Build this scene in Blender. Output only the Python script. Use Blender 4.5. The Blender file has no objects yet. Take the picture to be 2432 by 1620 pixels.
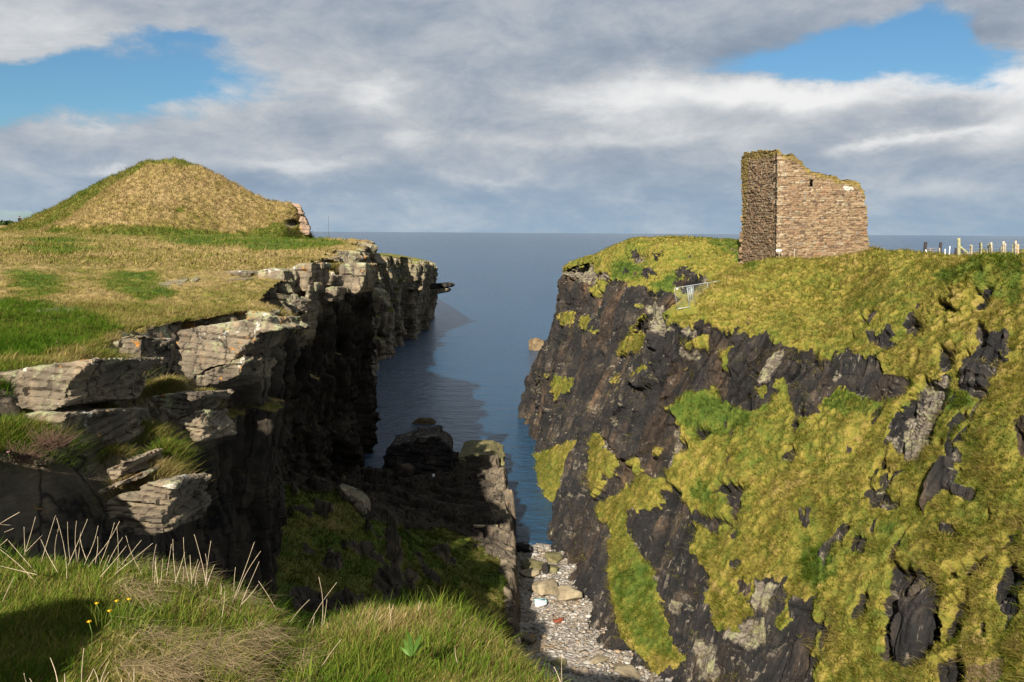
import bpy, bmesh, math, random
import numpy as np
from mathutils import Vector, Matrix, Euler

# ------------------------------------------------------------------ camera
scene = bpy.context.scene
COL = scene.collection
W, H, F = 2432.0, 1620.0, 1909.0          # photograph size and focal length, in its pixels
EYE = Vector((0.0, 0.0, 27.0))            # eye height above the sea
PITCH = math.radians(7.70)
ROLL = math.radians(0.35)
camd = bpy.data.cameras.new('camera')
camd.sensor_width = 36.0
camd.lens = 36.0 * F / W
camd.clip_start = 0.1
camd.clip_end = 60000.0
cam = bpy.data.objects.new('camera', camd)
COL.objects.link(cam)
cam.location = EYE
R3 = (Matrix.Rotation(math.radians(90) - PITCH, 3, 'X') @ Matrix.Rotation(ROLL, 3, 'Z'))
cam.rotation_euler = R3.to_euler()
scene.camera = cam
RM = np.array(R3, dtype=np.float64)
EY = np.array(EYE, dtype=np.float64)

# ------------------------------------------------------------------ light
SUN_AZ, SUN_EL = math.radians(15.0), math.radians(30.5)    # the way the light travels, and the sun's height
sund = bpy.data.lights.new('sun', 'SUN')
sund.energy = 5.0
sund.angle = math.radians(0.5)
sund.color = (1.0, 0.93, 0.82)
sun = bpy.data.objects.new('sun', sund)
COL.objects.link(sun)
sun.location = (-20, -60, 80)
sdir = Vector((math.sin(SUN_AZ) * math.cos(SUN_EL), math.cos(SUN_AZ) * math.cos(SUN_EL), -math.sin(SUN_EL)))
sun.rotation_euler = sdir.to_track_quat('-Z', 'Y').to_euler()
scene.view_settings.view_transform = 'Standard'
scene.view_settings.look = 'None'
scene.view_settings.exposure = 1.05
scene.view_settings.gamma = 1.0
scene.view_settings.use_curve_mapping = False
scene.cycles.max_bounces = 6
scene.cycles.diffuse_bounces = 3
scene.cycles.transparent_max_bounces = 8


class NT:
    """Short-hand for building node trees."""
    def __init__(s, tree):
        s.t = tree
        s.n = tree.nodes
        s.l = tree.links

    def put(s, sock, v):
        if v is None:
            return
        if isinstance(v, bpy.types.NodeSocket):
            s.l.new(v, sock)
        elif sock.type in ('RGBA',) and len(v) == 3:
            sock.default_value = (*v, 1.0)
        else:
            sock.default_value = v

    def m(s, op, a, b=None, c=None, clamp=False):
        n = s.n.new('ShaderNodeMath')
        n.operation = op
        n.use_clamp = clamp
        for k, v in enumerate((a, b, c)):
            s.put(n.inputs[k], v)
        return n.outputs[0]

    def v(s, op, a, b=None, out=0):
        n = s.n.new('ShaderNodeVectorMath')
        n.operation = op
        s.put(n.inputs[0], a)
        if b is not None:
            if op == 'SCALE':
                s.put(n.inputs['Scale'], b)
            else:
                s.put(n.inputs[1], b)
        return n.outputs[out]

    def noise(s, vec, scale, detail=4, rough=0.55, dist=0.0, out=0, lac=2.0):
        n = s.n.new('ShaderNodeTexNoise')
        s.put(n.inputs['Vector'], vec)
        n.inputs['Scale'].default_value = scale
        n.inputs['Detail'].default_value = detail
        n.inputs['Roughness'].default_value = rough
        n.inputs['Lacunarity'].default_value = lac
        n.inputs['Distortion'].default_value = dist
        return n.outputs[out]

    def vor(s, vec, scale, feature='F1', out='Distance', rnd=1.0):
        n = s.n.new('ShaderNodeTexVoronoi')
        n.feature = feature
        s.put(n.inputs['Vector'], vec)
        n.inputs['Scale'].default_value = scale
        n.inputs['Randomness'].default_value = rnd
        return n.outputs[out]

    def ramp(s, fac, stops, interp='LINEAR'):
        n = s.n.new('ShaderNodeValToRGB')
        n.color_ramp.interpolation = interp
        e = n.color_ramp.elements
        while len(e) < len(stops):
            e.new(0.5)
        for k, (p, c) in enumerate(stops):
            e[k].position = p
            e[k].color = (*c, 1.0) if len(c) == 3 else c
        s.put(n.inputs[0], fac)
        return n.outputs[0]

    def step(s, x, a, b):
        n = s.n.new('ShaderNodeMapRange')
        n.interpolation_type = 'SMOOTHSTEP'
        s.put(n.inputs['Value'], x)
        n.inputs['From Min'].default_value = a
        n.inputs['From Max'].default_value = b
        return n.outputs[0]

    def mix(s, f, a, b, mode='MIX'):
        n = s.n.new('ShaderNodeMix')
        n.data_type = 'RGBA'
        n.blend_type = mode
        s.put(n.inputs[0], f)
        s.put(n.inputs[6], a)
        s.put(n.inputs[7], b)
        return n.outputs[2]

    def attr(s, name, out='Fac'):
        n = s.n.new('ShaderNodeAttribute')
        n.attribute_name = name
        return n.outputs[out]

    def pos(s):
        return s.n.new('ShaderNodeNewGeometry').outputs['Position']

    def bump(s, h, strength, dist, normal=None):
        n = s.n.new('ShaderNodeBump')
        n.inputs['Strength'].default_value = strength
        n.inputs['Distance'].default_value = dist
        s.put(n.inputs['Height'], h)
        s.put(n.inputs['Normal'], normal)
        return n.outputs[0]

    def scalev(s, vec, sc):
        return s.v('MULTIPLY', vec, sc)


def px_dir(px, py):
    v = np.array([(px - W / 2) / F, -(py - H / 2) / F, -1.0])
    d = RM @ v
    return d / np.linalg.norm(d)


def azel(px, py):
    d = px_dir(px, py)
    return math.degrees(math.atan2(d[0], d[1])), math.degrees(math.asin(d[2]))


# ------------------------------------------------------------------ sky
world = bpy.data.worlds.new('World')
scene.world = world
world.use_nodes = True
wt = world.node_tree
wt.nodes.clear()
q = NT(wt)
tc = wt.nodes.new('ShaderNodeTexCoord').outputs['Generated']
sky = wt.nodes.new('ShaderNodeTexSky')
sky.sky_type = 'NISHITA'
sky.sun_disc = False
sky.sun_elevation = SUN_EL
sky.sun_rotation = math.pi + SUN_AZ
sky.air_density = 1.0
sky.dust_density = 0.6
sky.ozone_density = 2.0
sep = wt.nodes.new('ShaderNodeSeparateXYZ')
q.put(sep.inputs[0], tc)
az = q.m('MULTIPLY', q.m('ARCTAN2', sep.outputs[0], sep.outputs[1]), 180 / math.pi)
el = q.m('MULTIPLY', q.m('ARCSINE', sep.outputs[2]), 180 / math.pi)
# clouds lie on a layer: project the direction on to a plane so that they flatten to the horizon
zz = q.m('ADD', q.m('MAXIMUM', sep.outputs[2], 0.0), 0.16)
cxy = wt.nodes.new('ShaderNodeCombineXYZ')
q.put(cxy.inputs[0], q.m('DIVIDE', sep.outputs[0], zz))
q.put(cxy.inputs[1], q.m('DIVIDE', sep.outputs[1], zz))
cxy.inputs[2].default_value = 3.7
cp = cxy.outputs[0]
ae = wt.nodes.new('ShaderNodeCombineXYZ')
q.put(ae.inputs[0], q.m('MULTIPLY', az, 0.06))
q.put(ae.inputs[1], q.m('MULTIPLY', el, 0.13))
aev = ae.outputs[0]
warp = q.v('SUBTRACT', q.noise(aev, 1.6, 6, 0.6, out=1), (0.5, 0.5, 0.5))
wsep = wt.nodes.new('ShaderNodeSeparateXYZ')
q.put(wsep.inputs[0], warp)
azw = q.m('ADD', az, q.m('MULTIPLY', wsep.outputs[0], 9.0))
elw = q.m('ADD', el, q.m('MULTIPLY', wsep.outputs[1], 4.5))


def blobs(lst):
    tot = None
    for (px, py, sx, sy, w) in lst:
        a0, e0 = azel(px, py)
        sa = sx / F * 57.3
        se = sy / F * 57.3
        dx = q.m('MULTIPLY', q.m('SUBTRACT', azw, a0), 1.0 / sa)
        dy = q.m('MULTIPLY', q.m('SUBTRACT', elw, e0), 1.0 / se)
        r2 = q.m('ADD', q.m('MULTIPLY', dx, dx), q.m('MULTIPLY', dy, dy))
        g = q.m('MULTIPLY', q.m('POWER', 2.718, q.m('MULTIPLY', r2, -1.0)), w)
        tot = g if tot is None else q.m('ADD', tot, g)
    return tot


n1 = q.noise(cp, 1.1, 8, 0.56, 0.3)
n2 = q.noise(aev, 2.4, 11, 0.645, 0.25)
n3 = q.noise(aev, 0.9, 4, 0.5)
dens = q.m('ADD', q.m('MULTIPLY', q.m('SUBTRACT', n1, 0.5), 0.8), q.m('MULTIPLY', q.m('SUBTRACT', n2, 0.5), 1.5))
hole = blobs([(200, 160, 285, 68, -1.3), (60, 230, 240, 55, -0.9), (380, 220, 110, 50, -0.5), (400, 75, 130, 28, -0.7),
              (1960, 125, 200, 36, -0.95), (2180, 85, 150, 55, -1.05), (2330, 170, 140, 40, -0.8),
              (1560, 165, 130, 28, -0.45), (2090, 130, 150, 45, -0.5), (30, 500, 150, 20, -0.7),
              (0, 30, 230, 60, 0.6), (20, 95, 60, 50, 0.5), (2390, 90, 110, 50, 0.75)])
cover = q.step(q.m('ADD', q.m('ADD', dens, hole), 0.66), -0.18, 0.42)
light = blobs([(60, 20, 230, 60, 0.30), (560, 150, 170, 60, 0.16), (700, 215, 190, 60, 0.24), (890, 215, 60, 40, 0.45), (960, 330, 60, 22, 0.40),
               (500, 265, 80, 50, 0.22), (220, 325, 70, 28, 0.30), (700, 392, 160, 14, 0.42), (240, 399, 60, 7, 0.5), (1150, 432, 100, 14, 0.33),
               (1180, 70, 120, 60, 0.12), (1420, 235, 140, 38, 0.52), (1760, 205, 260, 36, 0.62), (2080, 215, 300, 34, 0.55), (2380, 215, 110, 30, 0.4),
               (1400, 335, 260, 22, 0.30), (2060, 345, 80, 12, 0.55), (2230, 330, 80, 14, 0.5), (2400, 300, 80, 45, 0.68),
               (1650, 300, 300, 40, 0.18), (2200, 430, 190, 16, 0.26), (1950, 480, 260, 14, 0.06), (60, 495, 60, 7, 0.5), (300, 295, 120, 40, 0.1),
               (1650, 110, 330, 45, -0.22), (2150, 20, 300, 60, -0.14), (2390, 90, 120, 40, -0.25), (1250, 190, 140, 50, -0.12), (680, 300, 120, 30, -0.12),
               (750, 440, 500, 18, -0.16), (120, 270, 160, 22, -0.18), (2050, 305, 120, 20, -0.16), (380, 140, 90, 30, -0.30), (120, 195, 60, 20, -0.28)])
lt = q.m('ADD', q.m('ADD', q.m('MULTIPLY', q.m('SUBTRACT', n2, 0.5), 1.30), q.m('MULTIPLY', q.m('SUBTRACT', n1, 0.5), 0.45)), light)
lt = q.m('ADD', lt, 0.53)
cloudc = q.ramp(q.m('MULTIPLY', lt, 0.76), [(0.0, (0.255, 0.32, 0.415)), (0.19, (0.335, 0.40, 0.495)), (0.34, (0.435, 0.495, 0.58)),
                     (0.52, (0.58, 0.62, 0.67)), (0.74, (0.80, 0.82, 0.84)), (1.0, (1.02, 1.02, 1.02))])
# a bluer, smoother veil down by the horizon
hz = q.step(el, 7.0, 0.0)
hcol = q.ramp(q.m('DIVIDE', q.m('MAXIMUM', el, 0.0), 8.0), [(0.0, (0.34, 0.50, 0.66)), (0.35, (0.30, 0.45, 0.63)), (1.0, (0.27, 0.375, 0.52))])
cloudc = q.mix(q.m('MULTIPLY', hz, 0.72), cloudc, q.mix(q.m('MULTIPLY', q.step(lt, 0.40, 0.85), 0.6), hcol, (0.62, 0.68, 0.74)))
blue = q.mix(1.0, sky.outputs[0], (0.060, 0.088, 0.102), 'MULTIPLY')
col = q.mix(cover, blue, q.mix(1.0, cloudc, (0.90, 0.90, 0.90), 'MULTIPLY'))
bg = wt.nodes.new('ShaderNodeBackground')
q.put(bg.inputs[0], col)
bg.inputs[1].default_value = 0.46
wo = wt.nodes.new('ShaderNodeOutputWorld')
wt.links.new(bg.outputs[0], wo.inputs[0])

# ------------------------------------------------------------------ geometry helpers
def rays(px, py):
    px = np.asarray(px, float)
    py = np.asarray(py, float)
    v = np.stack([(px - W / 2) / F, -(py - H / 2) / F, -np.ones_like(px)], -1)
    return v @ RM.T


def P(px, py, Y):
    """The point of the place that lies Y metres ahead of the camera on the sight line through a photograph pixel."""
    d = rays(px, py)
    Y = np.asarray(Y, float)
    return EY + d * (Y / d[..., 1])[..., None]


def Pz(px, py, z):
    d = rays(px, py)
    return EY + d * ((z - EY[2]) / d[..., 2])[..., None]


def proj(p):
    c = (np.asarray(p, float) - EY) @ RM
    z = np.minimum(c[..., 2], -1e-3)
    return W / 2 + F * c[..., 0] / -z, H / 2 - F * c[..., 1] / -z, c[..., 2] < -0.05


def hsh(ix, iy, iz, seed):
    h = (ix.astype(np.uint32) * np.uint32(374761393) + iy.astype(np.uint32) * np.uint32(668265263)
         + iz.astype(np.uint32) * np.uint32(2147483647 - 58) + np.uint32((seed * 974711 + 1013904223) & 0xffffffff))
    h = (h ^ (h >> np.uint32(13))) * np.uint32(1274126177)
    h = (h ^ (h >> np.uint32(16))) * np.uint32(2246822519)
    h = h ^ (h >> np.uint32(15))
    return h.astype(np.float32) / np.float32(4294967295.0)


def vnoise(p, seed=0):
    """Value noise in about -1..1."""
    p = np.asarray(p, np.float32)
    i = np.floor(p).astype(np.int64)
    f = (p - i).astype(np.float32)
    u = f * f * f * (f * (f * 6 - 15) + 10)
    r = 0
    for a in (0, 1):
        wa = u[..., 0] if a else 1 - u[..., 0]
        for b in (0, 1):
            wb = u[..., 1] if b else 1 - u[..., 1]
            for c in (0, 1):
                wc = u[..., 2] if c else 1 - u[..., 2]
                r = r + wa * wb * wc * hsh(i[..., 0] + a, i[..., 1] + b, i[..., 2] + c, seed)
    return r * 2 - 1


def fbm(p, oct=4, seed=0, gain=0.5):
    a, s, r = 1.0, 1.0, 0
    tot = 0
    for k in range(oct):
        r = r + a * vnoise(np.asarray(p) * s + 17.3 * k, seed + k)
        tot += a
        a *= gain
        s *= 2.03
    return r / tot


def voro(p, seed=0):
    """Voronoi cells: distance to nearest, to second nearest, a random number per cell, the offset to the cell's point."""
    p = np.asarray(p, np.float32)
    i = np.floor(p).astype(np.int64)
    f1 = np.full(p.shape[:-1], 1e9, np.float32)
    f2 = f1.copy()
    cid = np.zeros_like(f1)
    off = np.zeros_like(p)
    for a in (-1, 0, 1):
        for b in (-1, 0, 1):
            for c in (-1, 0, 1):
                x, y, z = i[..., 0] + a, i[..., 1] + b, i[..., 2] + c
                h1 = hsh(x, y, z, seed)
                q_ = np.stack([x + h1, y + hsh(x, y, z, seed + 1), z + hsh(x, y, z, seed + 2)], -1).astype(np.float32)
                d = q_ - p
                dd = np.sqrt((d * d).sum(-1))
                near = dd < f1
                f2 = np.where(near, f1, np.minimum(f2, dd))
                f1 = np.where(near, dd, f1)
                cid = np.where(near, hsh(x, y, z, seed + 3), cid)
                off[near] = d[near]
    return f1, f2, cid, off


def basis(e1):
    e1 = np.array(e1, float)
    e1 /= np.linalg.norm(e1)
    t = np.array([0, 1.0, 0.2]) if abs(e1[2]) > 0.6 else np.array([0, 0, 1.0])
    e2 = np.cross(e1, t)
    e2 /= np.linalg.norm(e2)
    e3 = np.cross(e1, e2)
    return np.stack([e1, e2, e3], 1)


def rocky(p, B, size, amp, stretch=0.28, seed=0):
    """How far broken rock stands out of the mean face: stepped joint blocks at three sizes, cracks, beds and grain."""
    w = p + 0.35 * size * np.stack([fbm(p / size * 0.9, 2, seed + 50), fbm(p / size * 0.9, 2, seed + 60), fbm(p / size * 0.9, 2, seed + 70)], -1)
    qv = (w @ B) * np.array([stretch, 1.0, 1.0])
    d = 0
    for k, (s, a) in enumerate(((size, amp * 0.9), (size * 0.42, amp * 0.30), (size * 0.17, amp * 0.13))):
        f1, f2, cid, off = voro(qv / s, seed + 7 * k)
        til = (off[..., 1] * (cid * 7 % 1 - 0.5) + off[..., 2] * (cid * 13 % 1 - 0.5)) * 1.0
        d = d + a * ((cid - 0.5) + til) - a * 0.35 * np.clip(1 - (f2 - f1) / 0.10, 0, 1)
    qp = p @ B
    # thin plates parallel to the bedding, broken across: sharp little steps
    for k, (tw, ln, a) in enumerate(((0.17, 1.1, 0.46), (0.07, 0.45, 0.16))):
        pl = np.floor(qp[..., 1] / (size * tw) + 0.5 * vnoise(qp / size * np.array([0.8, 0.8, 0.8]), seed + 90 + k)).astype(np.int64)
        br = np.floor(qp[..., 0] / (size * ln * 2.2) + 7.3 * hsh(pl, 0 * pl, 0 * pl, seed + 91)).astype(np.int64)
        d = d + amp * a * (hsh(pl, br, 0 * pl, seed + 92 + k) - 0.5)
    d = d + amp * 0.06 * fbm(qv / (size * 0.1), 3, seed + 30)
    return d


def catmull(A, us):
    """Catmull-Rom samples of the rows of A at real-valued indices us."""
    n = A.shape[0]
    i = np.clip(np.floor(us).astype(int), 0, n - 2)
    t = (us - i).reshape((-1,) + (1,) * (A.ndim - 1))
    g = lambda k: A[np.clip(k, 0, n - 1)]
    p0, p1, p2, p3 = g(i - 1), g(i), g(i + 1), g(i + 2)
    p0 = np.where((i == 0).reshape(t.shape), 2 * p1 - p2, p0)
    p3 = np.where((i == n - 2).reshape(t.shape), 2 * p2 - p1, p3)
    m1 = (p2 - p0) * 0.42
    m2 = (p3 - p1) * 0.42
    t2, t3 = t * t, t * t * t
    return (2 * t3 - 3 * t2 + 1) * p1 + (t3 - 2 * t2 + t) * m1 + (-2 * t3 + 3 * t2) * p2 + (t3 - t2) * m2


def loft(net, nu, nv):
    """net: stations x rows x 3; nu, nv: how many cells each control interval is cut into."""
    us = np.concatenate([k + np.arange(c) / c for k, c in enumerate(nu)] + [[len(nu)]])
    vs = np.concatenate([k + np.arange(c) / c for k, c in enumerate(nv)] + [[len(nv)]])
    A = catmull(np.asarray(net, float), us)
    A = np.swapaxes(catmull(np.swapaxes(A, 0, 1), vs), 0, 1)
    return A, us, vs


def cells(net, unit, lo=4, hi=400):
    """Cells per interval from the chord lengths (metres) over unit."""
    net = np.asarray(net, float)
    du = np.linalg.norm(np.diff(net, axis=0), axis=2).max(1)
    dv = np.linalg.norm(np.diff(net, axis=1), axis=2).max(0)
    return [int(np.clip(d / unit, lo, hi)) for d in du], [int(np.clip(d / unit, lo, hi)) for d in dv]


def gnormals(A, sign=1.0):
    n = np.cross(np.gradient(A, axis=0), np.gradient(A, axis=1))
    n /= np.maximum(np.linalg.norm(n, axis=2, keepdims=True), 1e-9)
    return n * sign


def inpoly(px, py, poly):
    poly = np.asarray(poly, float)
    r = np.zeros(px.shape, bool)
    x2, y2 = poly[-1]
    for x1, y1 in poly:
        c = ((y1 > py) != (y2 > py)) & (px < (x2 - x1) * (py - y1) / (y2 - y1 + 1e-12) + x1)
        r ^= c
        x2, y2 = x1, y1
    return r


def blur(M, n):
    for _ in range(n):
        Q = np.pad(M, 1, mode='edge')
        M = (Q[1:-1, 1:-1] * 2 + Q[:-2, 1:-1] + Q[2:, 1:-1] + Q[1:-1, :-2] + Q[1:-1, 2:]) / 6
    return M


def smooth(x, a, b):
    t = np.clip((x - a) / (b - a), 0, 1)
    return t * t * (3 - 2 * t)


def mesh_np(name, verts, faces, mats=(), attrs=None, colors=None, parent=None, flat=False, mat_index=None, smooth_mask=None):
    """A mesh object from arrays; faces is one array (or a list of arrays) of equal-sided polygons."""
    me = bpy.data.meshes.new(name)
    verts = np.asarray(verts, np.float32).reshape(-1, 3)
    if isinstance(faces, np.ndarray):
        faces = [faces]
    faces = [np.asarray(f, np.int32) for f in faces if len(f)]
    idx = np.concatenate([f.ravel() for f in faces])
    tot = np.concatenate([np.full(len(f), f.shape[1], np.int32) for f in faces])
    me.vertices.add(len(verts))
    me.vertices.foreach_set('co', verts.ravel())
    me.loops.add(len(idx))
    me.loops.foreach_set('vertex_index', idx)
    me.polygons.add(len(tot))
    me.polygons.foreach_set('loop_start', np.concatenate([[0], np.cumsum(tot)[:-1]]).astype(np.int32))
    me.polygons.foreach_set('loop_total', tot)
    if smooth_mask is not None:
        me.polygons.foreach_set('use_smooth', np.asarray(smooth_mask, bool))
    elif not flat:
        me.polygons.foreach_set('use_smooth', np.ones(len(tot), bool))
    for m_ in mats:
        me.materials.append(m_)
    if mat_index is not None:
        me.polygons.foreach_set('material_index', np.asarray(mat_index, np.int32))
    for k, v in (attrs or {}).items():
        a = me.attributes.new(k, 'FLOAT', 'POINT')
        a.data.foreach_set('value', np.asarray(v, np.float32).ravel())
    for k, v in (colors or {}).items():
        a = me.attributes.new(k, 'FLOAT_COLOR', 'POINT')
        a.data.foreach_set('color', np.asarray(v, np.float32).ravel())
    me.update()
    me.validate()
    o = bpy.data.objects.new(name, me)
    COL.objects.link(o)
    if parent is not None:
        o.parent = parent
    return o


def grid_faces(n, m, flip=False):
    i = np.arange(n * m).reshape(n, m)
    f = np.stack([i[:-1, :-1], i[1:, :-1], i[1:, 1:], i[:-1, 1:]], -1).reshape(-1, 4)
    return f[:, ::-1] if flip else f


def tag(o, label, cat, group=None):
    o['label'] = label
    o['category'] = cat
    if group:
        o['group'] = group
    return o


def struct(o):
    o['kind'] = 'structure'
    return o


def stuff(o, label, cat):
    o['kind'] = 'stuff'
    o['label'] = label
    o['category'] = cat
    return o


def empty(name, loc, label, cat, group=None, rz=0.0):
    o = bpy.data.objects.new(name, None)
    COL.objects.link(o)
    o.location = loc
    o.rotation_euler = (0, 0, rz)
    return tag(o, label, cat, group)


RNG = np.random.default_rng(7)

# ------------------------------------------------------------------ materials
def new_mat(name):
    m = bpy.data.materials.new(name)
    m.use_nodes = True
    nt = m.node_tree
    nt.nodes.clear()
    out = nt.nodes.new('ShaderNodeOutputMaterial')
    b = nt.nodes.new('ShaderNodeBsdfPrincipled')
    nt.links.new(b.outputs[0], out.inputs[0])
    b.inputs['Specular IOR Level'].default_value = 0.25
    b.inputs['Roughness'].default_value = 0.9
    return m, NT(nt), b


def basis_of(style):
    B = basis((0.44, 0.52, 0.73) if style == 'dark' else (0.10, 0.06, 0.99))
    return [tuple(float(x) for x in B[:, k]) for k in range(3)]


def rock_colour(q, pos, style, fine=1.0):
    """Colour of bare stone: flags of grey and brown, stains, and crusts of pale, green and orange lichen."""
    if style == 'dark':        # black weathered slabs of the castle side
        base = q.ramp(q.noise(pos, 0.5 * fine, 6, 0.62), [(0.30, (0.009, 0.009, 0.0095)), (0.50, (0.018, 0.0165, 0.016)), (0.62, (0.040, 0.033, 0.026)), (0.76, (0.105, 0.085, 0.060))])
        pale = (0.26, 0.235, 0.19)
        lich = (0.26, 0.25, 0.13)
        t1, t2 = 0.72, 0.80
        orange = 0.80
    else:                      # grey and tan flags of the near side
        base = q.ramp(q.noise(pos, 0.55 * fine, 6, 0.62), [(0.28, (0.060, 0.048, 0.035)), (0.45, (0.130, 0.104, 0.072)), (0.60, (0.215, 0.170, 0.112)), (0.80, (0.28, 0.215, 0.140))])
        pale = (0.47, 0.45, 0.38)
        lich = (0.27, 0.275, 0.15)
        t1, t2 = 0.60, 0.62
        orange = 0.645
    # streaks and joints that run down the dip of the slabs
    e = basis_of(style)
    cb = q.n.new('ShaderNodeCombineXYZ')
    for k in range(3):
        q.put(cb.inputs[k], q.m('MULTIPLY', q.v('DOT_PRODUCT', pos, e[k], out=1), (0.13, 1.0, 1.0)[k]))
    along = cb.outputs[0]
    s1 = q.noise(along, 1.9 * fine, 6, 0.66)
    base = q.mix(q.m('MULTIPLY', q.step(s1, 0.52, 0.72), 0.70 if style == 'dark' else 0.35), base, q.mix(1.0, base, (2.6, 2.3, 2.0), 'MULTIPLY'))
    jn = q.vor(q.v('ADD', along, q.v('SCALE', q.noise(pos, 1.5, 3, 0.6, out=1), 0.35)), 0.75 * fine, 'DISTANCE_TO_EDGE')
    base = q.mix(q.m('MULTIPLY', q.step(jn, 0.035, 0.0), 0.8), base, (0.008, 0.007, 0.007))
    st = q.noise(q.scalev(pos, (1.2, 1.2, 9.0)), 1.1 * fine, 5, 0.6)
    base = q.mix(q.m('MULTIPLY', q.step(st, 0.42, 0.70), 0.45), base, q.mix(1.0, base, (0.42, 0.40, 0.40), 'MULTIPLY'))
    g = q.noise(pos, 3.2 * fine, 6, 0.68)
    base = q.mix(q.m('MULTIPLY', q.step(g, 0.5, 0.8), 0.35), base, q.mix(1.0, base, (1.9, 1.8, 1.65), 'MULTIPLY'))
    if style == 'dark':
        # warm brown staining in broad patches, weathered tan faces, and small pale flecks
        base = q.mix(q.m('MULTIPLY', q.step(q.noise(q.v('ADD', along, (3, 8, 1)), 0.45 * fine, 4, 0.6), 0.48, 0.68), 0.7), base, q.mix(1.0, base, (2.4, 1.75, 1.2), 'MULTIPLY'))
        tan = q.ramp(q.noise(q.scalev(pos, (1, 1, 5)), 1.5, 6, 0.7), [(0.36, (0.030, 0.026, 0.022)), (0.50, (0.14, 0.115, 0.085)), (0.68, (0.27, 0.235, 0.175))])
        base = q.mix(q.step(q.m('ADD', q.m('MULTIPLY', q.attr('pale'), 0.72), q.m('MULTIPLY', q.m('SUBTRACT', q.noise(along, 2.2, 6, 0.72), 0.5), 2.2)), 0.40, 0.70), base, tan)
        base = q.mix(q.m('MULTIPLY', q.step(q.noise(along, 5.5, 5, 0.72), 0.61, 0.70), 0.55), base, (0.20, 0.17, 0.13))
    dk = q.attr('dark')  # paints shade into the stone colour of the near wall and gully
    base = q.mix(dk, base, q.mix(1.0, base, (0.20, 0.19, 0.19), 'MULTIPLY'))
    al = q.m('SUBTRACT', q.attr('pale'), q.m('MULTIPLY', dk, 1.2))
    n_a = q.noise(pos, 1.5 * fine, 8, 0.74)
    n_b = q.noise(q.v('ADD', pos, (31, 7, 3)), 1.6 * fine, 6, 0.74)
    n_c = q.noise(q.v('ADD', pos, (5, 71, 13)), 1.4 * fine, 6, 0.70)
    k1 = q.step(q.m('ADD', n_a, q.m('MULTIPLY', al, 0.22)), t1, t1 + 0.07)
    base = q.mix(q.m('MULTIPLY', k1, 0.72), base, lich)
    k2 = q.step(q.m('ADD', n_b, q.m('MULTIPLY', al, 0.16)), t2 + 0.03, t2 + 0.09)
    base = q.mix(q.m('MULTIPLY', k2, 0.85), base, pale)
    k3 = q.step(q.m('ADD', n_c, q.m('MULTIPLY', al, 0.09)), orange, orange + 0.03)
    base = q.mix(q.m('MULTIPLY', k3, 0.85), base, (0.40, 0.165, 0.018))
    return base


def grass_colour(q, pos, palette='right'):
    a = q.noise(pos, 0.16, 4, 0.55)
    b = q.noise(pos, 1.3, 5, 0.62)
    c = q.noise(q.scalev(pos, (1, 1, 0.35)), 7.0, 4, 0.65)
    gr = q.attr('green')
    f = q.m('ADD', q.m('ADD', q.m('MULTIPLY', q.m('SUBTRACT', a, 0.5), 1.0), q.m('MULTIPLY', q.m('SUBTRACT', b, 0.5), 0.95)),
            q.m('ADD', q.m('MULTIPLY', q.m('SUBTRACT', c, 0.5), 0.5), gr))
    if palette == 'right':
        col = q.ramp(f, [(0.05, (0.270, 0.195, 0.062)), (0.28, (0.230, 0.185, 0.032)), (0.48, (0.150, 0.145, 0.022)), (0.74, (0.078, 0.110, 0.013)), (1.0, (0.038, 0.068, 0.007))])
    else:
        col = q.ramp(f, [(0.05, (0.30, 0.215, 0.095)), (0.32, (0.245, 0.180, 0.062)), (0.52, (0.150, 0.130, 0.026)), (0.78, (0.080, 0.105, 0.012)), (1.0, (0.042, 0.082, 0.006))])
    d = q.noise(q.v('ADD', pos, (9, 2, 4)), 3.5, 5, 0.7)
    col = q.mix(q.m('MULTIPLY', q.step(d, 0.58, 0.74), 0.55), col, (0.11, 0.066, 0.028))
    return col


def mat_terrain(name, style, palette, fine=1.0, bump=0.12):
    m, q, b = new_mat(name)
    pos = q.pos()
    rk = q.attr('rock')
    edge = q.noise(pos, 2.6, 4, 0.65)
    f = q.step(q.m('ADD', rk, q.m('MULTIPLY', q.m('SUBTRACT', edge, 0.5), 0.7)), 0.34, 0.50)
    col = q.mix(f, grass_colour(q, pos, palette), rock_colour(q, pos, style, fine))
    # bare trodden earth, and shade painted brown in turf gaps, by attribute
    col = q.mix(q.step(q.m('ADD', q.attr('soil_shade'), q.m('MULTIPLY', q.m('SUBTRACT', edge, 0.5), 0.6)), 0.35, 0.65), col,
                q.ramp(q.noise(pos, 2.2, 5, 0.6), [(0.3, (0.13, 0.085, 0.045)), (0.7, (0.23, 0.165, 0.095))]))
    q.put(b.inputs['Base Color'], col)
    h = q.m('ADD', q.m('MULTIPLY', q.noise(q.scalev(pos, (1, 1, 2.2)), 2.4 * fine, 8, 0.68), 1.0),
            q.m('MULTIPLY', q.noise(pos, 11.0 * fine, 5, 0.7), 0.35))
    q.put(b.inputs['Normal'], q.bump(h, 0.9, bump))
    b.inputs['Roughness'].default_value = 0.92
    return m


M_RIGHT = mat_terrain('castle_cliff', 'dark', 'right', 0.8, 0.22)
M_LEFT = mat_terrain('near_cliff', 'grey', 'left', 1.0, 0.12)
M_BANK = mat_terrain('turf_bank', 'grey', 'left', 1.0, 0.05)


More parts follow.
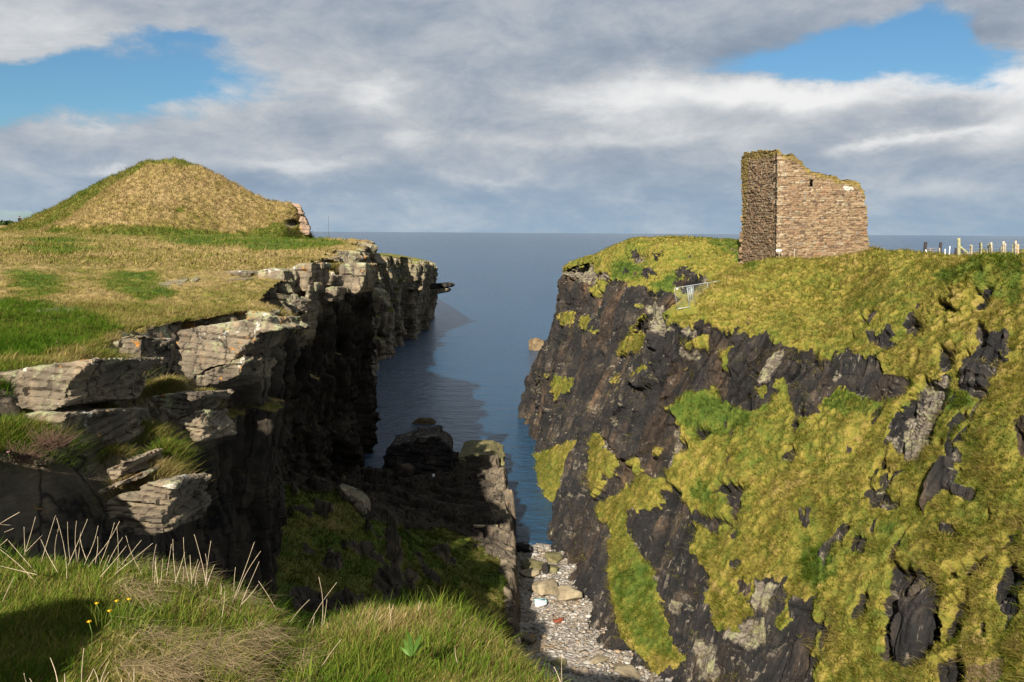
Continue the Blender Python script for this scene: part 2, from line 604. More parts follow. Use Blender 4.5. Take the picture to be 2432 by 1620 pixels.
def mat_stone(name, style='grey', fine=1.0, bump=0.06):
    m, q, b = new_mat(name)
    oi = q.n.new('ShaderNodeObjectInfo').outputs['Random']
    pos = q.v('ADD', q.pos(), q.v('SCALE', (13.0, 7.0, 3.0), oi))
    q.put(b.inputs['Base Color'], rock_colour(q, pos, style, fine))
    h = q.m('ADD', q.noise(q.scalev(pos, (1, 1, 3.0)), 2.6 * fine, 8, 0.66), q.m('MULTIPLY', q.noise(pos, 14.0 * fine, 5, 0.7), 0.3))
    q.put(b.inputs['Normal'], q.bump(h, 0.9, bump))
    return m


M_BLOCK = mat_stone('flagstone', 'grey', 1.0, 0.10)
M_DARKSTONE = mat_stone('wet_stone', 'dark', 1.0, 0.10)


def mat_flat(name, c, rough=0.8, var=0.35, sc=20.0, metal=0.0):
    m, q, b = new_mat(name)
    n = q.noise(q.pos(), sc, 4, 0.6)
    lo = tuple(x * (1 - var) for x in c)
    hi = tuple(min(1, x * (1 + var)) for x in c)
    q.put(b.inputs['Base Color'], q.ramp(n, [(0.3, lo), (0.7, hi)]))
    b.inputs['Roughness'].default_value = rough
    b.inputs['Metallic'].default_value = metal
    return m


M_TAN = mat_flat('beach_slab', (0.225, 0.18, 0.112), 0.9, 0.35, 2.5)
M_TANGREEN = mat_flat('weedy_slab', (0.12, 0.105, 0.045), 0.8, 0.5, 2.0)
M_SEAROCK = mat_flat('sea_rock', (0.15, 0.105, 0.055), 0.8, 0.5, 1.2)
M_GALV = mat_flat('galvanised_steel', (0.43, 0.47, 0.47), 0.45, 0.08, 30, 0.35)
M_WHITE = mat_flat('white_plastic', (0.80, 0.81, 0.80), 0.5, 0.05, 9)
M_POST = mat_flat('weathered_wood', (0.36, 0.31, 0.22), 0.9, 0.3, 9)
M_POSTDARK = mat_flat('dark_wood', (0.035, 0.028, 0.03), 0.9, 0.4, 9)
M_POSTGREEN = mat_flat('lichened_wood', (0.27, 0.26, 0.14), 0.9, 0.35, 7)
M_RUST = mat_flat('rust_red', (0.16, 0.045, 0.02), 0.9, 0.4, 9)
M_DRIFT = mat_flat('driftwood', (0.42, 0.33, 0.20), 0.9, 0.3, 5)
M_JACKET = mat_flat('dark_jacket', (0.013, 0.013, 0.022), 0.9, 0.3, 9)
M_SKIN = mat_flat('skin', (0.42, 0.26, 0.18), 0.6, 0.1, 9)
M_HAIR = mat_flat('dark_hair', (0.02, 0.014, 0.01), 0.7, 0.2, 30)


def mat_blade(name):
    m = bpy.data.materials.new(name)
    m.use_nodes = True
    nt = m.node_tree
    nt.nodes.clear()
    q = NT(nt)
    out = nt.nodes.new('ShaderNodeOutputMaterial')
    d = nt.nodes.new('ShaderNodeBsdfDiffuse')
    t = nt.nodes.new('ShaderNodeBsdfTranslucent')
    mx = nt.nodes.new('ShaderNodeMixShader')
    mx.inputs[0].default_value = 0.28
    c = q.attr('tint', 'Color')
    q.put(d.inputs[0], c)
    q.put(t.inputs[0], c)
    nt.links.new(d.outputs[0], mx.inputs[1])
    nt.links.new(t.outputs[0], mx.inputs[2])
    nt.links.new(mx.outputs[0], out.inputs[0])
    return m


M_BLADE = mat_blade('grass_blade')

# ------------------------------------------------------------------ sea
def sea_material():
    m, q, b = new_mat('sea_water')
    pos = q.pos()
    deep = q.noise(q.scalev(pos, (1, 0.5, 1)), 0.012, 4, 0.6)
    shore = q.noise(pos, 0.22, 3, 0.5)
    col = q.ramp(deep, [(0.3, (0.008, 0.042, 0.086)), (0.7, (0.012, 0.055, 0.110))])
    q.put(b.inputs['Base Color'], col)
    b.inputs['Roughness'].default_value = 0.20
    b.inputs['IOR'].default_value = 1.62
    b.inputs['Specular IOR Level'].default_value = 0.5
    w1 = q.noise(q.scalev(pos, (0.75, 1.25, 1)), 0.9, 6, 0.62)
    w2 = q.noise(q.scalev(pos, (0.5, 1.6, 1)), 0.22, 3, 0.5)
    w3 = q.noise(pos, 4.5, 4, 0.6)
    h = q.m('ADD', q.m('ADD', q.m('MULTIPLY', w1, 0.9), q.m('MULTIPLY', w2, 1.2)), q.m('MULTIPLY', w3, 0.22))
    q.put(b.inputs['Normal'], q.bump(h, 1.0, 0.75))
    return m


M_SEA = sea_material()
sx = np.concatenate([-np.geomspace(30000, 60, 24), np.linspace(-50, 50, 40), np.geomspace(60, 30000, 24)])
sy = np.concatenate([[20], np.linspace(30, 300, 60), np.geomspace(320, 45000, 40)])
G = np.stack(np.meshgrid(sx, sy, indexing='ij') + [np.zeros((len(sx), len(sy)))], -1)
struct(mesh_np('sea', G, grid_faces(len(sx), len(sy)), [M_SEA]))

# ------------------------------------------------------------------ right: castle cliff
def tussock(p, size, seed, down=None):
    """Clumped turf: rounded heads with dark gaps between."""
    s = np.asarray(p) / size
    f1, f2, cid, off = voro(s * np.array([1, 1, 0.75]), seed)
    f3, f4, cid2, _ = voro(s * 2.3 * np.array([1, 1, 0.75]) + 9.1, seed + 20)
    return (0.75 - f1) * (0.45 + 0.9 * cid) + 0.35 * (0.7 - f3) * (0.4 + cid2)


RSTA = [  # px, py, Y (metres ahead) from the skyline down to the foot, near end first
    [(3100, 600, 80), (2950, 614, 45), (2950, 720, 40), (2950, 900, 36), (2950, 1000, 33), (2950, 1250, 29), (2950, 1500, 25), (2950, 1760, 22)],
    [(2480, 618, 78), (2432, 614, 52), (2432, 700, 47), (2432, 850, 43), (2432, 950, 40), (2432, 1200, 35), (2432, 1450, 31), (2432, 1720, 28)],
    [(2230, 622, 80), (2200, 616, 59), (2200, 700, 54), (2200, 850, 49), (2180, 945, 46), (2180, 1200, 40), (2170, 1450, 35), (2160, 1740, 31)],
    [(2120, 622, 82), (2112, 601, 63), (2100, 700, 57), (2100, 860, 51.5), (2085, 945, 49), (2080, 1200, 42), (2080, 1450, 37), (2080, 1740, 33)],
    [(2010, 625, 98), (1990, 619, 72), (1980, 720, 62), (1980, 845, 55), (1980, 935, 52.5), (1960, 1200, 45), (1950, 1450, 39.5), (1930, 1720, 36)],
    [(1875, 622, 100), (1850, 619, 74), (1850, 710, 65), (1850, 805, 58), (1850, 960, 55), (1830, 1200, 48), (1810, 1430, 42.5), (1780, 1690, 38)],
    [(1760, 640, 92), (1722, 650, 72), (1715, 720, 65), (1715, 775, 61.5), (1700, 950, 58), (1690, 1200, 52), (1680, 1420, 46), (1640, 1670, 41)],
    [(1660, 705, 86), (1637, 706, 69), (1625, 748, 66), (1610, 762, 63.5), (1590, 960, 60), (1580, 1200, 54.5), (1570, 1420, 48.5), (1540, 1640, 44)],
    [(1580, 750, 82), (1560, 747, 67), (1552, 760, 66), (1545, 790, 65.5), (1500, 960, 63.5), (1470, 1200, 58.5), (1450, 1400, 52.5), (1412, 1525, 49)],
    [(1545, 780, 84), (1530, 745, 71), (1525, 765, 71), (1510, 815, 71.5), (1440, 960, 70.5), (1390, 1180, 65), (1368, 1330, 60), (1343, 1420, 56.5)],
    [(1500, 800, 90), (1500, 775, 77), (1480, 805, 78), (1460, 860, 78.5), (1392, 1000, 77), (1340, 1150, 73), (1318, 1250, 69), (1302, 1300, 66)],
    [(1490, 810, 95), (1480, 800, 89), (1470, 850, 89), (1450, 900, 89), (1400, 1000, 89), (1350, 1110, 87), (1330, 1160, 84), (1315, 1190, 82)],
]
PSTA = [  # the promontory beyond the ditch: back, skyline, mid turf, rim, face, lower face, foot
    [(1900, 600, 130), (1880, 590, 104), (1850, 590, 92), (1820, 645, 84), (1800, 690, 82), (1780, 740, 80), (1760, 800, 78)],
    [(1800, 590, 130), (1780, 577, 102), (1760, 592, 92), (1740, 655, 86), (1725, 690, 84), (1700, 750, 82), (1680, 820, 80)],
    [(1720, 590, 130), (1700, 567, 99), (1695, 605, 92), (1690, 655, 86), (1680, 695, 84), (1660, 760, 81), (1640, 850, 79)],
    [(1620, 590, 130), (1600, 563, 98), (1592, 625, 91), (1580, 690, 86), (1560, 760, 83.5), (1525, 900, 80), (1470, 1080, 77)],
    [(1520, 600, 132), (1500, 569, 102), (1490, 622, 96), (1478, 690, 91), (1452, 780, 88), (1415, 920, 85.5), (1290, 1195, 79)],
    [(1450, 620, 132), (1425, 600, 106), (1420, 632, 102), (1408, 672, 99), (1385, 780, 96), (1340, 920, 94), (1262, 1085, 96)],
    [(1410, 640, 134), (1370, 622, 111), (1366, 642, 109), (1358, 662, 108), (1338, 760, 107), (1290, 890, 107), (1246, 1010, 112)],
    [(1400, 660, 136), (1345, 636, 116), (1340, 648, 116), (1334, 668, 116), (1316, 765, 116), (1264, 880, 119), (1243, 965, 124)],
    [(1420, 660, 140), (1390, 645, 132), (1380, 665, 132), (1370, 690, 132), (1340, 780, 132), (1300, 890, 136), (1290, 935, 138)],
]
Z1 = lambda pts, x0, y0, s: [(x0 + a * s, y0 + b * s) for a, b in pts]
A_ = lambda pts: Z1(pts, 1400, 700, 0.4384)
B_ = lambda pts: Z1(pts, 1300, 1100, 0.4809)
C_ = lambda pts: Z1(pts, 1200, 520, 0.2551)
ROCK_POLYS = [
    [(1545, 726), (1575, 738), (1610, 768), (1645, 770), (1663, 746), (1700, 770), (1742, 788), (1816, 792), (1860, 818), (1925, 818), (1961, 849), (2014, 840), (2084, 845),
     (2101, 884), (2163, 888), (2136, 937), (2058, 950), (2005, 919), (1948, 945), (1945, 989), (1904, 990), (1873, 963), (1865, 905), (1816, 963), (1777, 972), (1707, 945),
     (1689, 915), (1637, 924), (1588, 963), (1610, 1029), (1637, 1059), (1600, 1075), (1585, 1110), (1569, 1129), (1610, 1160), (1632, 1211), (1656, 1259), (1632, 1302), (1660, 1340), (1680, 1369),
     (1675, 1427), (1690, 1461), (1745, 1490), (1790, 1450), (1795, 1369), (1830, 1375), (1858, 1384), (1870, 1440), (1882, 1413), (1915, 1430), (1944, 1408), (1925, 1470), (1896, 1552), (1944, 1562), (1900, 1760), (1200, 1760), (1180, 900), (1400, 860), (1480, 790)],
    B_([(780, 150), (850, 90), (970, 120), (940, 280), (900, 280), (890, 150)]), B_([(700, 215), (880, 285), (830, 370), (790, 330), (700, 265)]),
    B_([(1700, 440), (1650, 660), (1650, 860), (1620, 950), (1780, 1010), (1900, 880), (1910, 770), (1925, 600), (1830, 520), (1720, 490)]),
    B_([(1580, 590), (1510, 750), (1560, 770), (1590, 660)]), B_([(1890, 960), (2000, 900), (2040, 1000), (2000, 1081), (1900, 1181)]),
    B_([(1490, 340), (1570, 360), (1560, 430), (1490, 420)]), B_([(1430, 340), (1480, 340), (1460, 400)]), B_([(2060, 600), (2000, 660), (1900, 900), (1960, 870), (2050, 720)]),
    A_([(2080, 110), (2130, 180), (2260, 200), (2290, 320), (2220, 400), (2150, 570), (2100, 550), (1990, 520), (2020, 330), (2080, 290), (2060, 170)]),
    A_([(1800, 430), (1950, 430), (1960, 480), (1880, 640), (1840, 740), (1740, 870), (1680, 880), (1650, 800), (1560, 800), (1600, 740), (1640, 620), (1740, 520)]),
    A_([(1490, 190), (1560, 220), (1640, 160), (1660, 200), (1600, 240), (1670, 265), (1600, 300), (1510, 240)]), A_([(1705, 130), (1740, 90), (1795, 160), (1780, 215), (1705, 210)]),
    A_([(1890, 20), (1970, 60), (1960, 95), (1905, 85)]), A_([(2300, 680), (2380, 680), (2380, 890), (2320, 850)]), A_([(1880, 290), (1990, 280), (1960, 390), (1870, 400)]),
    A_([(560, 700), (660, 730), (610, 760), (560, 760)]), A_([(1410, 210), (1450, 230), (1430, 250)]), A_([(1880, 930), (1960, 960), (1900, 1000)]), B_([(1930, 80), (2110, 120), (2060, 170), (1940, 130)]),
    B_([(1935, 300), (2050, 330), (2010, 380), (1960, 340)]), B_([(930, 540), (1000, 600), (980, 660), (920, 620)]), B_([(880, 480), (950, 470), (930, 520)]),
]
PROM_ROCK = [
    C_([(505, 520), (600, 450), (730, 410), (810, 430), (820, 480), (960, 460), (930, 540), (1120, 560), (1130, 630), (1280, 600), (1300, 640), (1420, 640), (1530, 690), (1640, 720), (1640, 1700), (-100, 2300), (-100, 500)]),
    C_([(1580, 470), (1640, 400), (1640, 450), (1700, 450), (1790, 500), (1830, 500), (1900, 540), (2160, 470), (2170, 500), (2000, 580), (1960, 700), (1780, 680), (1580, 640)]),
    C_([(1270, 470), (1340, 450), (1430, 540), (1390, 550), (1340, 510), (1300, 570)]), C_([(1090, 440), (1120, 500), (1080, 490)]), C_([(1150, 480), (1200, 440), (1180, 510)]),
    C_([(1120, 340), (1190, 250), (1250, 280), (1240, 330), (1330, 340), (1210, 375)]), C_([(1340, 310), (1400, 330), (1470, 290), (1470, 330), (1400, 380)]), C_([(1060, 330), (1090, 350), (1060, 365)]), C_([(800, 340), (845, 350), (820, 370)]), C_([(1690, 335), (1725, 360), (1700, 375)])]
RGRASS = [
    [(1457, 840), (1505, 783), (1527, 792), (1527, 840), (1479, 836)],
    B_([(250, 180), (340, 130), (420, 60), (470, 40), (540, 90), (560, 200), (400, 240), (400, 330), (430, 400), (500, 510), (560, 700), (600, 850), (680, 970), (520, 1040), (450, 940), (360, 860), (310, 640), (290, 500), (310, 330), (215, 240)]),
    A_([(0, 740), (70, 760), (80, 830), (130, 870), (120, 960), (60, 1010), (60, 1060), (0, 1100)]), A_([(190, 880), (250, 890), (260, 940), (200, 950)]), A_([(230, 980), (400, 990), (410, 1040), (330, 1090), (240, 1030)]),
    A_([(430, 960), (480, 870), (540, 870), (520, 930), (590, 960), (640, 900), (660, 1000), (520, 1020)]), A_([(480, 260), (600, 200), (640, 200), (640, 290), (560, 260)]), A_([(690, 310), (780, 270), (740, 380), (720, 400)]),
    A_([(210, 440), (280, 365), (300, 375), (240, 430)]), A_([(90, 470), (150, 410), (130, 470)]), A_([(900, 500), (960, 490), (950, 560), (910, 540)]), A_([(995, 490), (1060, 430), (1060, 480), (1010, 520)]), A_([(320, 860), (370, 810), (385, 850), (340, 870)]),
    B_([(790, 780), (960, 620), (1020, 740), (930, 790), (950, 830), (860, 820)]), B_([(1180, 690), (1210, 760), (1160, 840), (1140, 800)]), A_([(390, 610), (430, 620), (410, 640)]),
]
PGRASS = [C_([(730, 640), (820, 640), (860, 560), (920, 560), (880, 680), (810, 720)]), C_([(660, 930), (740, 880), (800, 900), (800, 990), (730, 1050), (690, 1000)]), C_([(780, 1050), (860, 1000), (830, 1080)]), C_([(480, 900), (560, 860), (640, 870), (600, 1000), (500, 960)]),
          C_([(1190, 830), (1290, 720), (1260, 800), (1210, 840)]), C_([(330, 1440), (380, 1420), (350, 1470)]), C_([(400, 1530), (470, 1440), (560, 1480), (620, 1460), (600, 1567), (460, 1700)]), C_([(1000, 1240), (1190, 1040), (1280, 1070), (1280, 1250), (1200, 1290)]),
          C_([(930, 1520), (1030, 1420), (1040, 1450), (960, 1530)]), C_([(1150, 1470), (1270, 1330), (1320, 1350), (1200, 1440)]), C_([(1050, 1350), (1110, 1290), (1120, 1320)]), C_([(680, 1080), (720, 1060), (690, 1100)]), C_([(1600, 560), (1690, 480), (1640, 620)])]
GREENS = [A_([(430, 640), (540, 510), (700, 560), (850, 630), (900, 700), (700, 760), (560, 800)]), A_([(1240, 560), (1400, 500), (1640, 560), (1500, 640), (1300, 640)]), C_([(950, 420), (1080, 380), (1290, 420), (1280, 560), (1100, 560), (980, 500)]), C_([(1380, 680), (1580, 450), (1560, 700), (1500, 760)]),
          C_([(1880, 170), (2190, 200), (2200, 300), (2350, 300), (2330, 460), (2200, 420), (2100, 280), (1900, 240)]), B_([(690, 120), (780, 70), (820, 180), (740, 200)]), B_([(330, 560), (480, 480), (600, 850), (640, 960), (450, 900), (340, 700)]), B_([(1250, 440), (1420, 380), (1440, 560), (1330, 640), (1240, 540)]),
          A_([(1880, 520), (2080, 520), (2080, 600), (1930, 640)]), C_([(1300, 560), (1560, 600), (1560, 690), (1400, 640)]), [(2300, 620), (2432, 610), (2432, 720), (2330, 700)], [(2200, 640), (2330, 620), (2300, 690)]]
SOIL = [B_([(2040, 970), (2140, 990), (2260, 950), (2200, 1181), (2020, 1181)]), C_([(2060, 262), (2160, 265), (2320, 360), (2280, 370), (2140, 290)])]
PALES = [A_([(330, 60), (410, 60), (420, 160), (300, 200)]), A_([(470, 140), (590, 150), (560, 210), (480, 200)]), A_([(480, 260), (580, 250), (580, 320), (480, 320)]), A_([(930, 340), (1050, 280), (1040, 360), (980, 480), (920, 470)]), A_([(1330, 460), (1390, 450), (1340, 500)]),
         A_([(1790, 430), (1960, 430), (1900, 620), (1740, 870), (1680, 880), (1660, 700)]), A_([(1860, 380), (1980, 280), (1960, 330)]), A_([(1540, 740), (1640, 740), (1640, 820)]), A_([(430, 700), (480, 690), (470, 850), (400, 980)]), B_([(1030, 570), (1140, 590), (1080, 740), (1020, 730)]),
         B_([(870, 800), (1080, 760), (1090, 900), (1000, 920), (890, 870)]), C_([(520, 540), (600, 450), (740, 410), (810, 430), (830, 480), (950, 470), (820, 600), (640, 560)]), C_([(1780, 510), (1870, 500), (2160, 470), (2160, 500), (1850, 550)]), C_([(1780, 620), (1940, 590), (1940, 640), (1790, 680)]),
         C_([(1120, 340), (1250, 280), (1330, 340), (1200, 375)]), B_([(720, 860), (860, 900), (860, 1081), (740, 1081)]), B_([(560, 640), (690, 700), (640, 760), (600, 740)])]


def masks(pos, rock_polys, grass_polys, seed, warp=6.5, base=None):
    px, py, _ = proj(pos)
    wx = warp * 1.3 * fbm(pos * 1.1, 3, seed + 3) + warp * 0.9 * vnoise(pos * 3.2, seed + 9) + warp * 0.5 * vnoise(pos * 7.0, seed + 19)
    wy = warp * 1.3 * fbm(pos * 1.1, 3, seed + 23) + warp * 1.1 * vnoise(pos * 3.2, seed + 29) + warp * 0.6 * vnoise(pos * 7.0, seed + 39)
    qx, qy = px + wx, py + wy
    R = np.zeros(px.shape, bool) if base is None else base.copy()
    for p_ in rock_polys:
        R |= inpoly(qx, qy, p_)
    for p_ in grass_polys:
        R &= ~inpoly(qx, qy, p_)
    return R.astype(np.float32), qx, qy


def any_poly(qx, qy, polys):
    r = np.zeros(qx.shape, bool)
    for p_ in polys:
        r |= inpoly(qx, qy, p_)
    return r.astype(np.float32)


def to_net(sta):
    a = np.array(sta, float)
    return P(a[..., 0], a[..., 1], a[..., 2])


def blur3(V):
    return np.stack([blur(V[..., k], 1) for k in range(3)], -1)


SURF = {}


def castle_side(name, net, unit, seed, rp, gp, lin):
    nu, nv = cells(net, unit, 6, 260)
    A, us, vs = loft(net, nu, nv)
    n = gnormals(A)
    # all faces look up or towards the gully
    flip = (n * np.array([-0.4, -0.6, 0.6])).sum(-1).mean() < 0
    if flip:
        n = -n
    rock, qx, qy = masks(A, rp, gp, seed)
    cq = (A + 0.5 * np.stack([fbm(A * 0.8, 2, seed + 61), fbm(A * 0.8, 2, seed + 62), fbm(A * 0.8, 2, seed + 63)], -1)) @ basis((0.30, 0.35, 0.89)) * np.array([0.32, 1.0, 1.0])
    crev = fbm(cq * 0.75, 4, seed + 64) - 0.50 + 0.19 * smooth(qx, 1800, 2300) + 0.08 * smooth(qy, 1050, 1450)
    gmask = np.zeros_like(rock)
    for p_ in gp:
        gmask = np.maximum(gmask, inpoly(qx, qy, p_))
    rock = np.maximum(rock, ((crev > 0.0) & (qx > 1650) & (qy > 690) & (gmask < 0.5)).astype(np.float32)) if name == 'castle_cliff' else rock
    rock_s = blur(rock, 2)
    B = basis(lin)
    Yd = np.clip(A[..., 1] / 60.0, 0.5, 2.0)
    dr = rocky(A, B, 2.8, 1.35, 0.14, seed)
    dr -= 0.40                                             # turf overhangs the bare stone a little
    px, py, _ = proj(A)
    rough = smooth(fbm(A * 0.12, 3, seed + 80), -0.15, 0.5) * smooth(px, 1500, 2300)
    tu = tussock(A, 0.52, seed + 40)
    dg = tu * (0.26 + 0.46 * rough) - 0.10 + 0.55 * fbm(A * 0.28, 3, seed + 90) * smooth(np.arange(A.shape[1])[None, :] / A.shape[1] + 0 * px, 0.05, 0.3) + 0.5 * rough * fbm(A * 0.6, 3, seed + 95)
    d = dr * rock_s + dg * (1 - rock_s)
    V = A + n * d[..., None]
    V[..., 2] -= 0.45 * (1 - rock_s) * np.maximum(tu, 0) * (0.5 + 0.5 * rough) * (1 - np.abs(n[..., 2]))    # heads of the clumps hang downhill
    green = 0.48 + 0.34 * blur(any_poly(qx, qy, GREENS), 6) + 0.12 * fbm(A * 0.35, 3, seed + 4) - 0.36 * np.clip(tu, -0.3, 0.6)
    nz = gnormals(blur3(V))[..., 2] * (-1 if flip else 1)
    pale = np.maximum(blur(any_poly(qx, qy, PALES), 3), 0.62 * smooth(nz, 0.50, 0.85))  # up-facing rock also paled, a highlight painted on upper edges
    soil_shade = blur(any_poly(qx, qy, SOIL), 2) + 0.9 * np.clip(-tu - 0.10, 0, 0.55) * (1 - rock_s)  # second term browns the tussock gaps, painting the shade between clumps
    o = mesh_np(name, V, grid_faces(A.shape[0], A.shape[1], flip), [M_RIGHT], {'rock': rock_s, 'green': green, 'pale': pale, 'soil_shade': soil_shade}, smooth_mask=(rock_s[:-1, :-1] < 0.5).ravel())
    struct(o)
    SURF[name] = (V, np.where(rock_s < 0.4, np.where(tu > 0.02, 1.0, 0.3), 0.30 * smooth(fbm(A * 0.9, 3, seed + 71), 0.22, 0.40)), green)
    return o


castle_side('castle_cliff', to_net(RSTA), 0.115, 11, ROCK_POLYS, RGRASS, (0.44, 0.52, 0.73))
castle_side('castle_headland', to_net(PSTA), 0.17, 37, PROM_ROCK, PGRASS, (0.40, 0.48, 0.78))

# ------------------------------------------------------------------ left: near cliff, plateau, mound
def zp(Y):
    return np.interp(Y, [4, 7, 9.5, 12, 14, 16, 20, 27, 36, 50, 75, 108, 150, 230], [24.4, 24.4, 24.9, 24.45, 23.6, 23.5, 23.6, 23.65, 23.75, 24.45, 25.2, 26.1, 26.9, 27.2])  # ground left of the camera raised out of view, added to cast shade


def rim_at(Y):
    return np.interp(Y, [5, 7, 9, 11, 12.6, 14, 17, 20, 22, 24, 27, 30, 34, 38, 44, 50, 60, 75, 90, 99], [-4.6, -6.2, -8.6, -9.2, -9.8, -12.0, -10.9, -10.8, -11.8, -12.1, -13.0, -11.9, -10.8, -11.6, -12.6, -13.3, -14.6, -16.3, -17.6, -18.4])  # rim brought out near the camera under the rise added for shade


LNET = []
for Y in (5, 7, 9, 11, 12.6, 14, 15.5, 18, 21, 24, 27, 30, 34, 38, 44, 50, 57, 66, 75, 85, 94, 100):
    r = float(rim_at(Y))
    z = float(zp(Y))
    far = -34 if Y < 14 else -95
    zb = float(np.interp(Y, [5, 15, 30, 45, 60, 75, 100], [17, 14, 12, 9, 3, 0, -2]))
    zm = z - 2.6
    low = np.interp(Y, [5, 7, 9, 13, 15, 18, 21, 24, 28, 34, 44], [2.0, 1.0, 0.3, 0.4, 2.6, 3.2, 2.4, 1.8, 1.8, 0.2, 0.0])    # near the camera the wall steps forward
    LNET.append([(far - 60, Y - 2, z + 1.4), (far, Y, z + 0.9), (-30 if far < -40 else far * 0.6, Y, z + 0.3), (r - 3.5, Y, z + 0.05), (r - 0.8, Y, z), (r, Y, z - 0.25), (r + 0.15 + low * 0.62, Y, zm), (r - 0.5 + low * 0.95, Y, 0.45 * z + 0.55 * zb), (r - 0.2 + low, Y, zb), (r + 0.6 + low, Y, min(zb - 4, -2))])
# the far end turns inland
for (x, Y, z, ix) in ((-19.6, 103, 25.3, -95), (-24, 107, 25.6, -95), (-30, 116, 25.6, -95), (-36, 135, 25.0, -100), (-52, 165, 24.5, -110), (-90, 190, 24.0, -130)):
    LNET.append([(ix - 60, Y + 40, z + 2.0), (ix, Y + 30, z + 2.0), (-36 - max(0, Y - 120) * 0.7, Y - 1.0, z + 0.5), (x - 3.5, Y - 2.2, z + 0.05), (x - 1.0, Y - 0.6, z), (x, Y, z - 0.25), (x + 0.1, Y + 0.2, z - 3), (x - 0.3, Y + 0.2, 11), (x + 0.4, Y + 0.4, 0), (x + 1, Y + 0.5, -3)])
LNET = np.array(LNET, float)
PX_SLABS = [[(-30, 530), (300, 548), (735, 570), (735, 590), (300, 600), (-30, 640)]]


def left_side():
    nu = [int(np.clip(np.linalg.norm(LNET[i + 1, 5] - LNET[i, 5]) / (0.0019 * max(LNET[i, 5, 1], 9) + 0.05), 10, 90)) for i in range(len(LNET) - 1)]
    nv = [6, 90, 120, 80, 26, 10, 42, 80, 60, 8]
    A, us, vs = loft(LNET, nu, nv)
    n = gnormals(A)
    flip = n[..., 2].mean() < 0
    if flip:
        n = -n
    vv = np.broadcast_to(vs[None, :], A.shape[:2])
    wall = smooth(vv, 4.35, 5.0)                       # 1 on the wall, 0 on the turf
    B = basis((0.10, 0.06, 0.99))
    near = np.interp(A[..., 1], [12, 24, 34, 52], [0.16, 0.24, 0.8, 1.3])
    db = rocky(A * np.array([1, 1, 1.0]), B, 3.2, 2.3, 0.16, 5) * near
    db += 0.30 * near * (hsh(np.floor((A[..., 2] + 0.5 * fbm(A * 0.3, 2, 3)) / 0.34).astype(np.int64), np.floor(us[:, None] * 0.7 + 0 * vv).astype(np.int64), np.zeros(A.shape[:2], np.int64), 4) - 0.5)
    out = np.stack([np.full_like(vv, 0.93), np.full_like(vv, -0.37), np.zeros_like(vv)], -1)
    dg = 0.24 * tussock(A, 0.6, 61) + 0.26 * fbm(A * 0.35, 3, 62)
    V = A + out * (db * wall)[..., None] + n * ((dg - 0.05) * (1 - wall))[..., None]
    slope = np.abs(gnormals(blur3(V))[..., 2])
    rock = np.maximum(wall * (slope < 0.86), 0)
    rock = blur(rock.astype(np.float32), 1)
    # ledges low on the near wall keep some turf
    px, py, _ = proj(A)
    qx = px + 22 * fbm(A * 0.5, 3, 71)
    qy = py + 8 * fbm(A * 0.9, 3, 72)
    green = 0.36 + 0.18 * fbm(A * 0.16, 3, 73)
    gp = [[(-100, 700), (80, 720), (200, 740), (280, 790), (180, 830), (60, 850), (-100, 870)], [(0, 640), (120, 650), (160, 700), (40, 720)], [(260, 640), (360, 650), (420, 700), (340, 720), (240, 690)],
          [(300, 545), (500, 552), (740, 560), (830, 580), (640, 590), (420, 580)], [(560, 565), (780, 572), (800, 585), (600, 600)], [(60, 570), (180, 560), (220, 600), (100, 610)], [(-50, 900), (60, 930), (120, 1010), (40, 1100), (-80, 1100)]]
    green = green + 0.40 * 1.2 * blur(any_poly(qx, qy, gp), 16) + 0.16 * fbm(A * 0.7, 3, 76)
    soil_shade = blur(any_poly(qx, qy, [[(-50, 612), (250, 618), (330, 628), (200, 640), (-50, 655)], [(330, 690), (460, 655), (560, 640), (540, 660), (430, 690)], [(310, 785), (560, 745), (640, 735), (560, 755), (330, 795)]]), 3) * (1 - wall) * 0.42
    pale = 0.5 * smooth(A[..., 2], 21.5, 24.0) * wall
    o = mesh_np('near_cliff', V, grid_faces(A.shape[0], A.shape[1], flip), [M_LEFT], {'rock': rock, 'green': green, 'pale': pale, 'soil_shade': soil_shade, 'dark': wall * (1 - smooth(A[..., 2] + 1.2 * fbm(A * 0.4, 3, 75), 18.5, 23.0))})  # wall colour darkened below the rim to deepen its shade
    struct(o)
    SURF['near_cliff'] = (V, 1 - np.maximum(rock, wall * 0.7) - soil_shade, green)


left_side()

# the grass mound
M_MOUND = M_LEFT


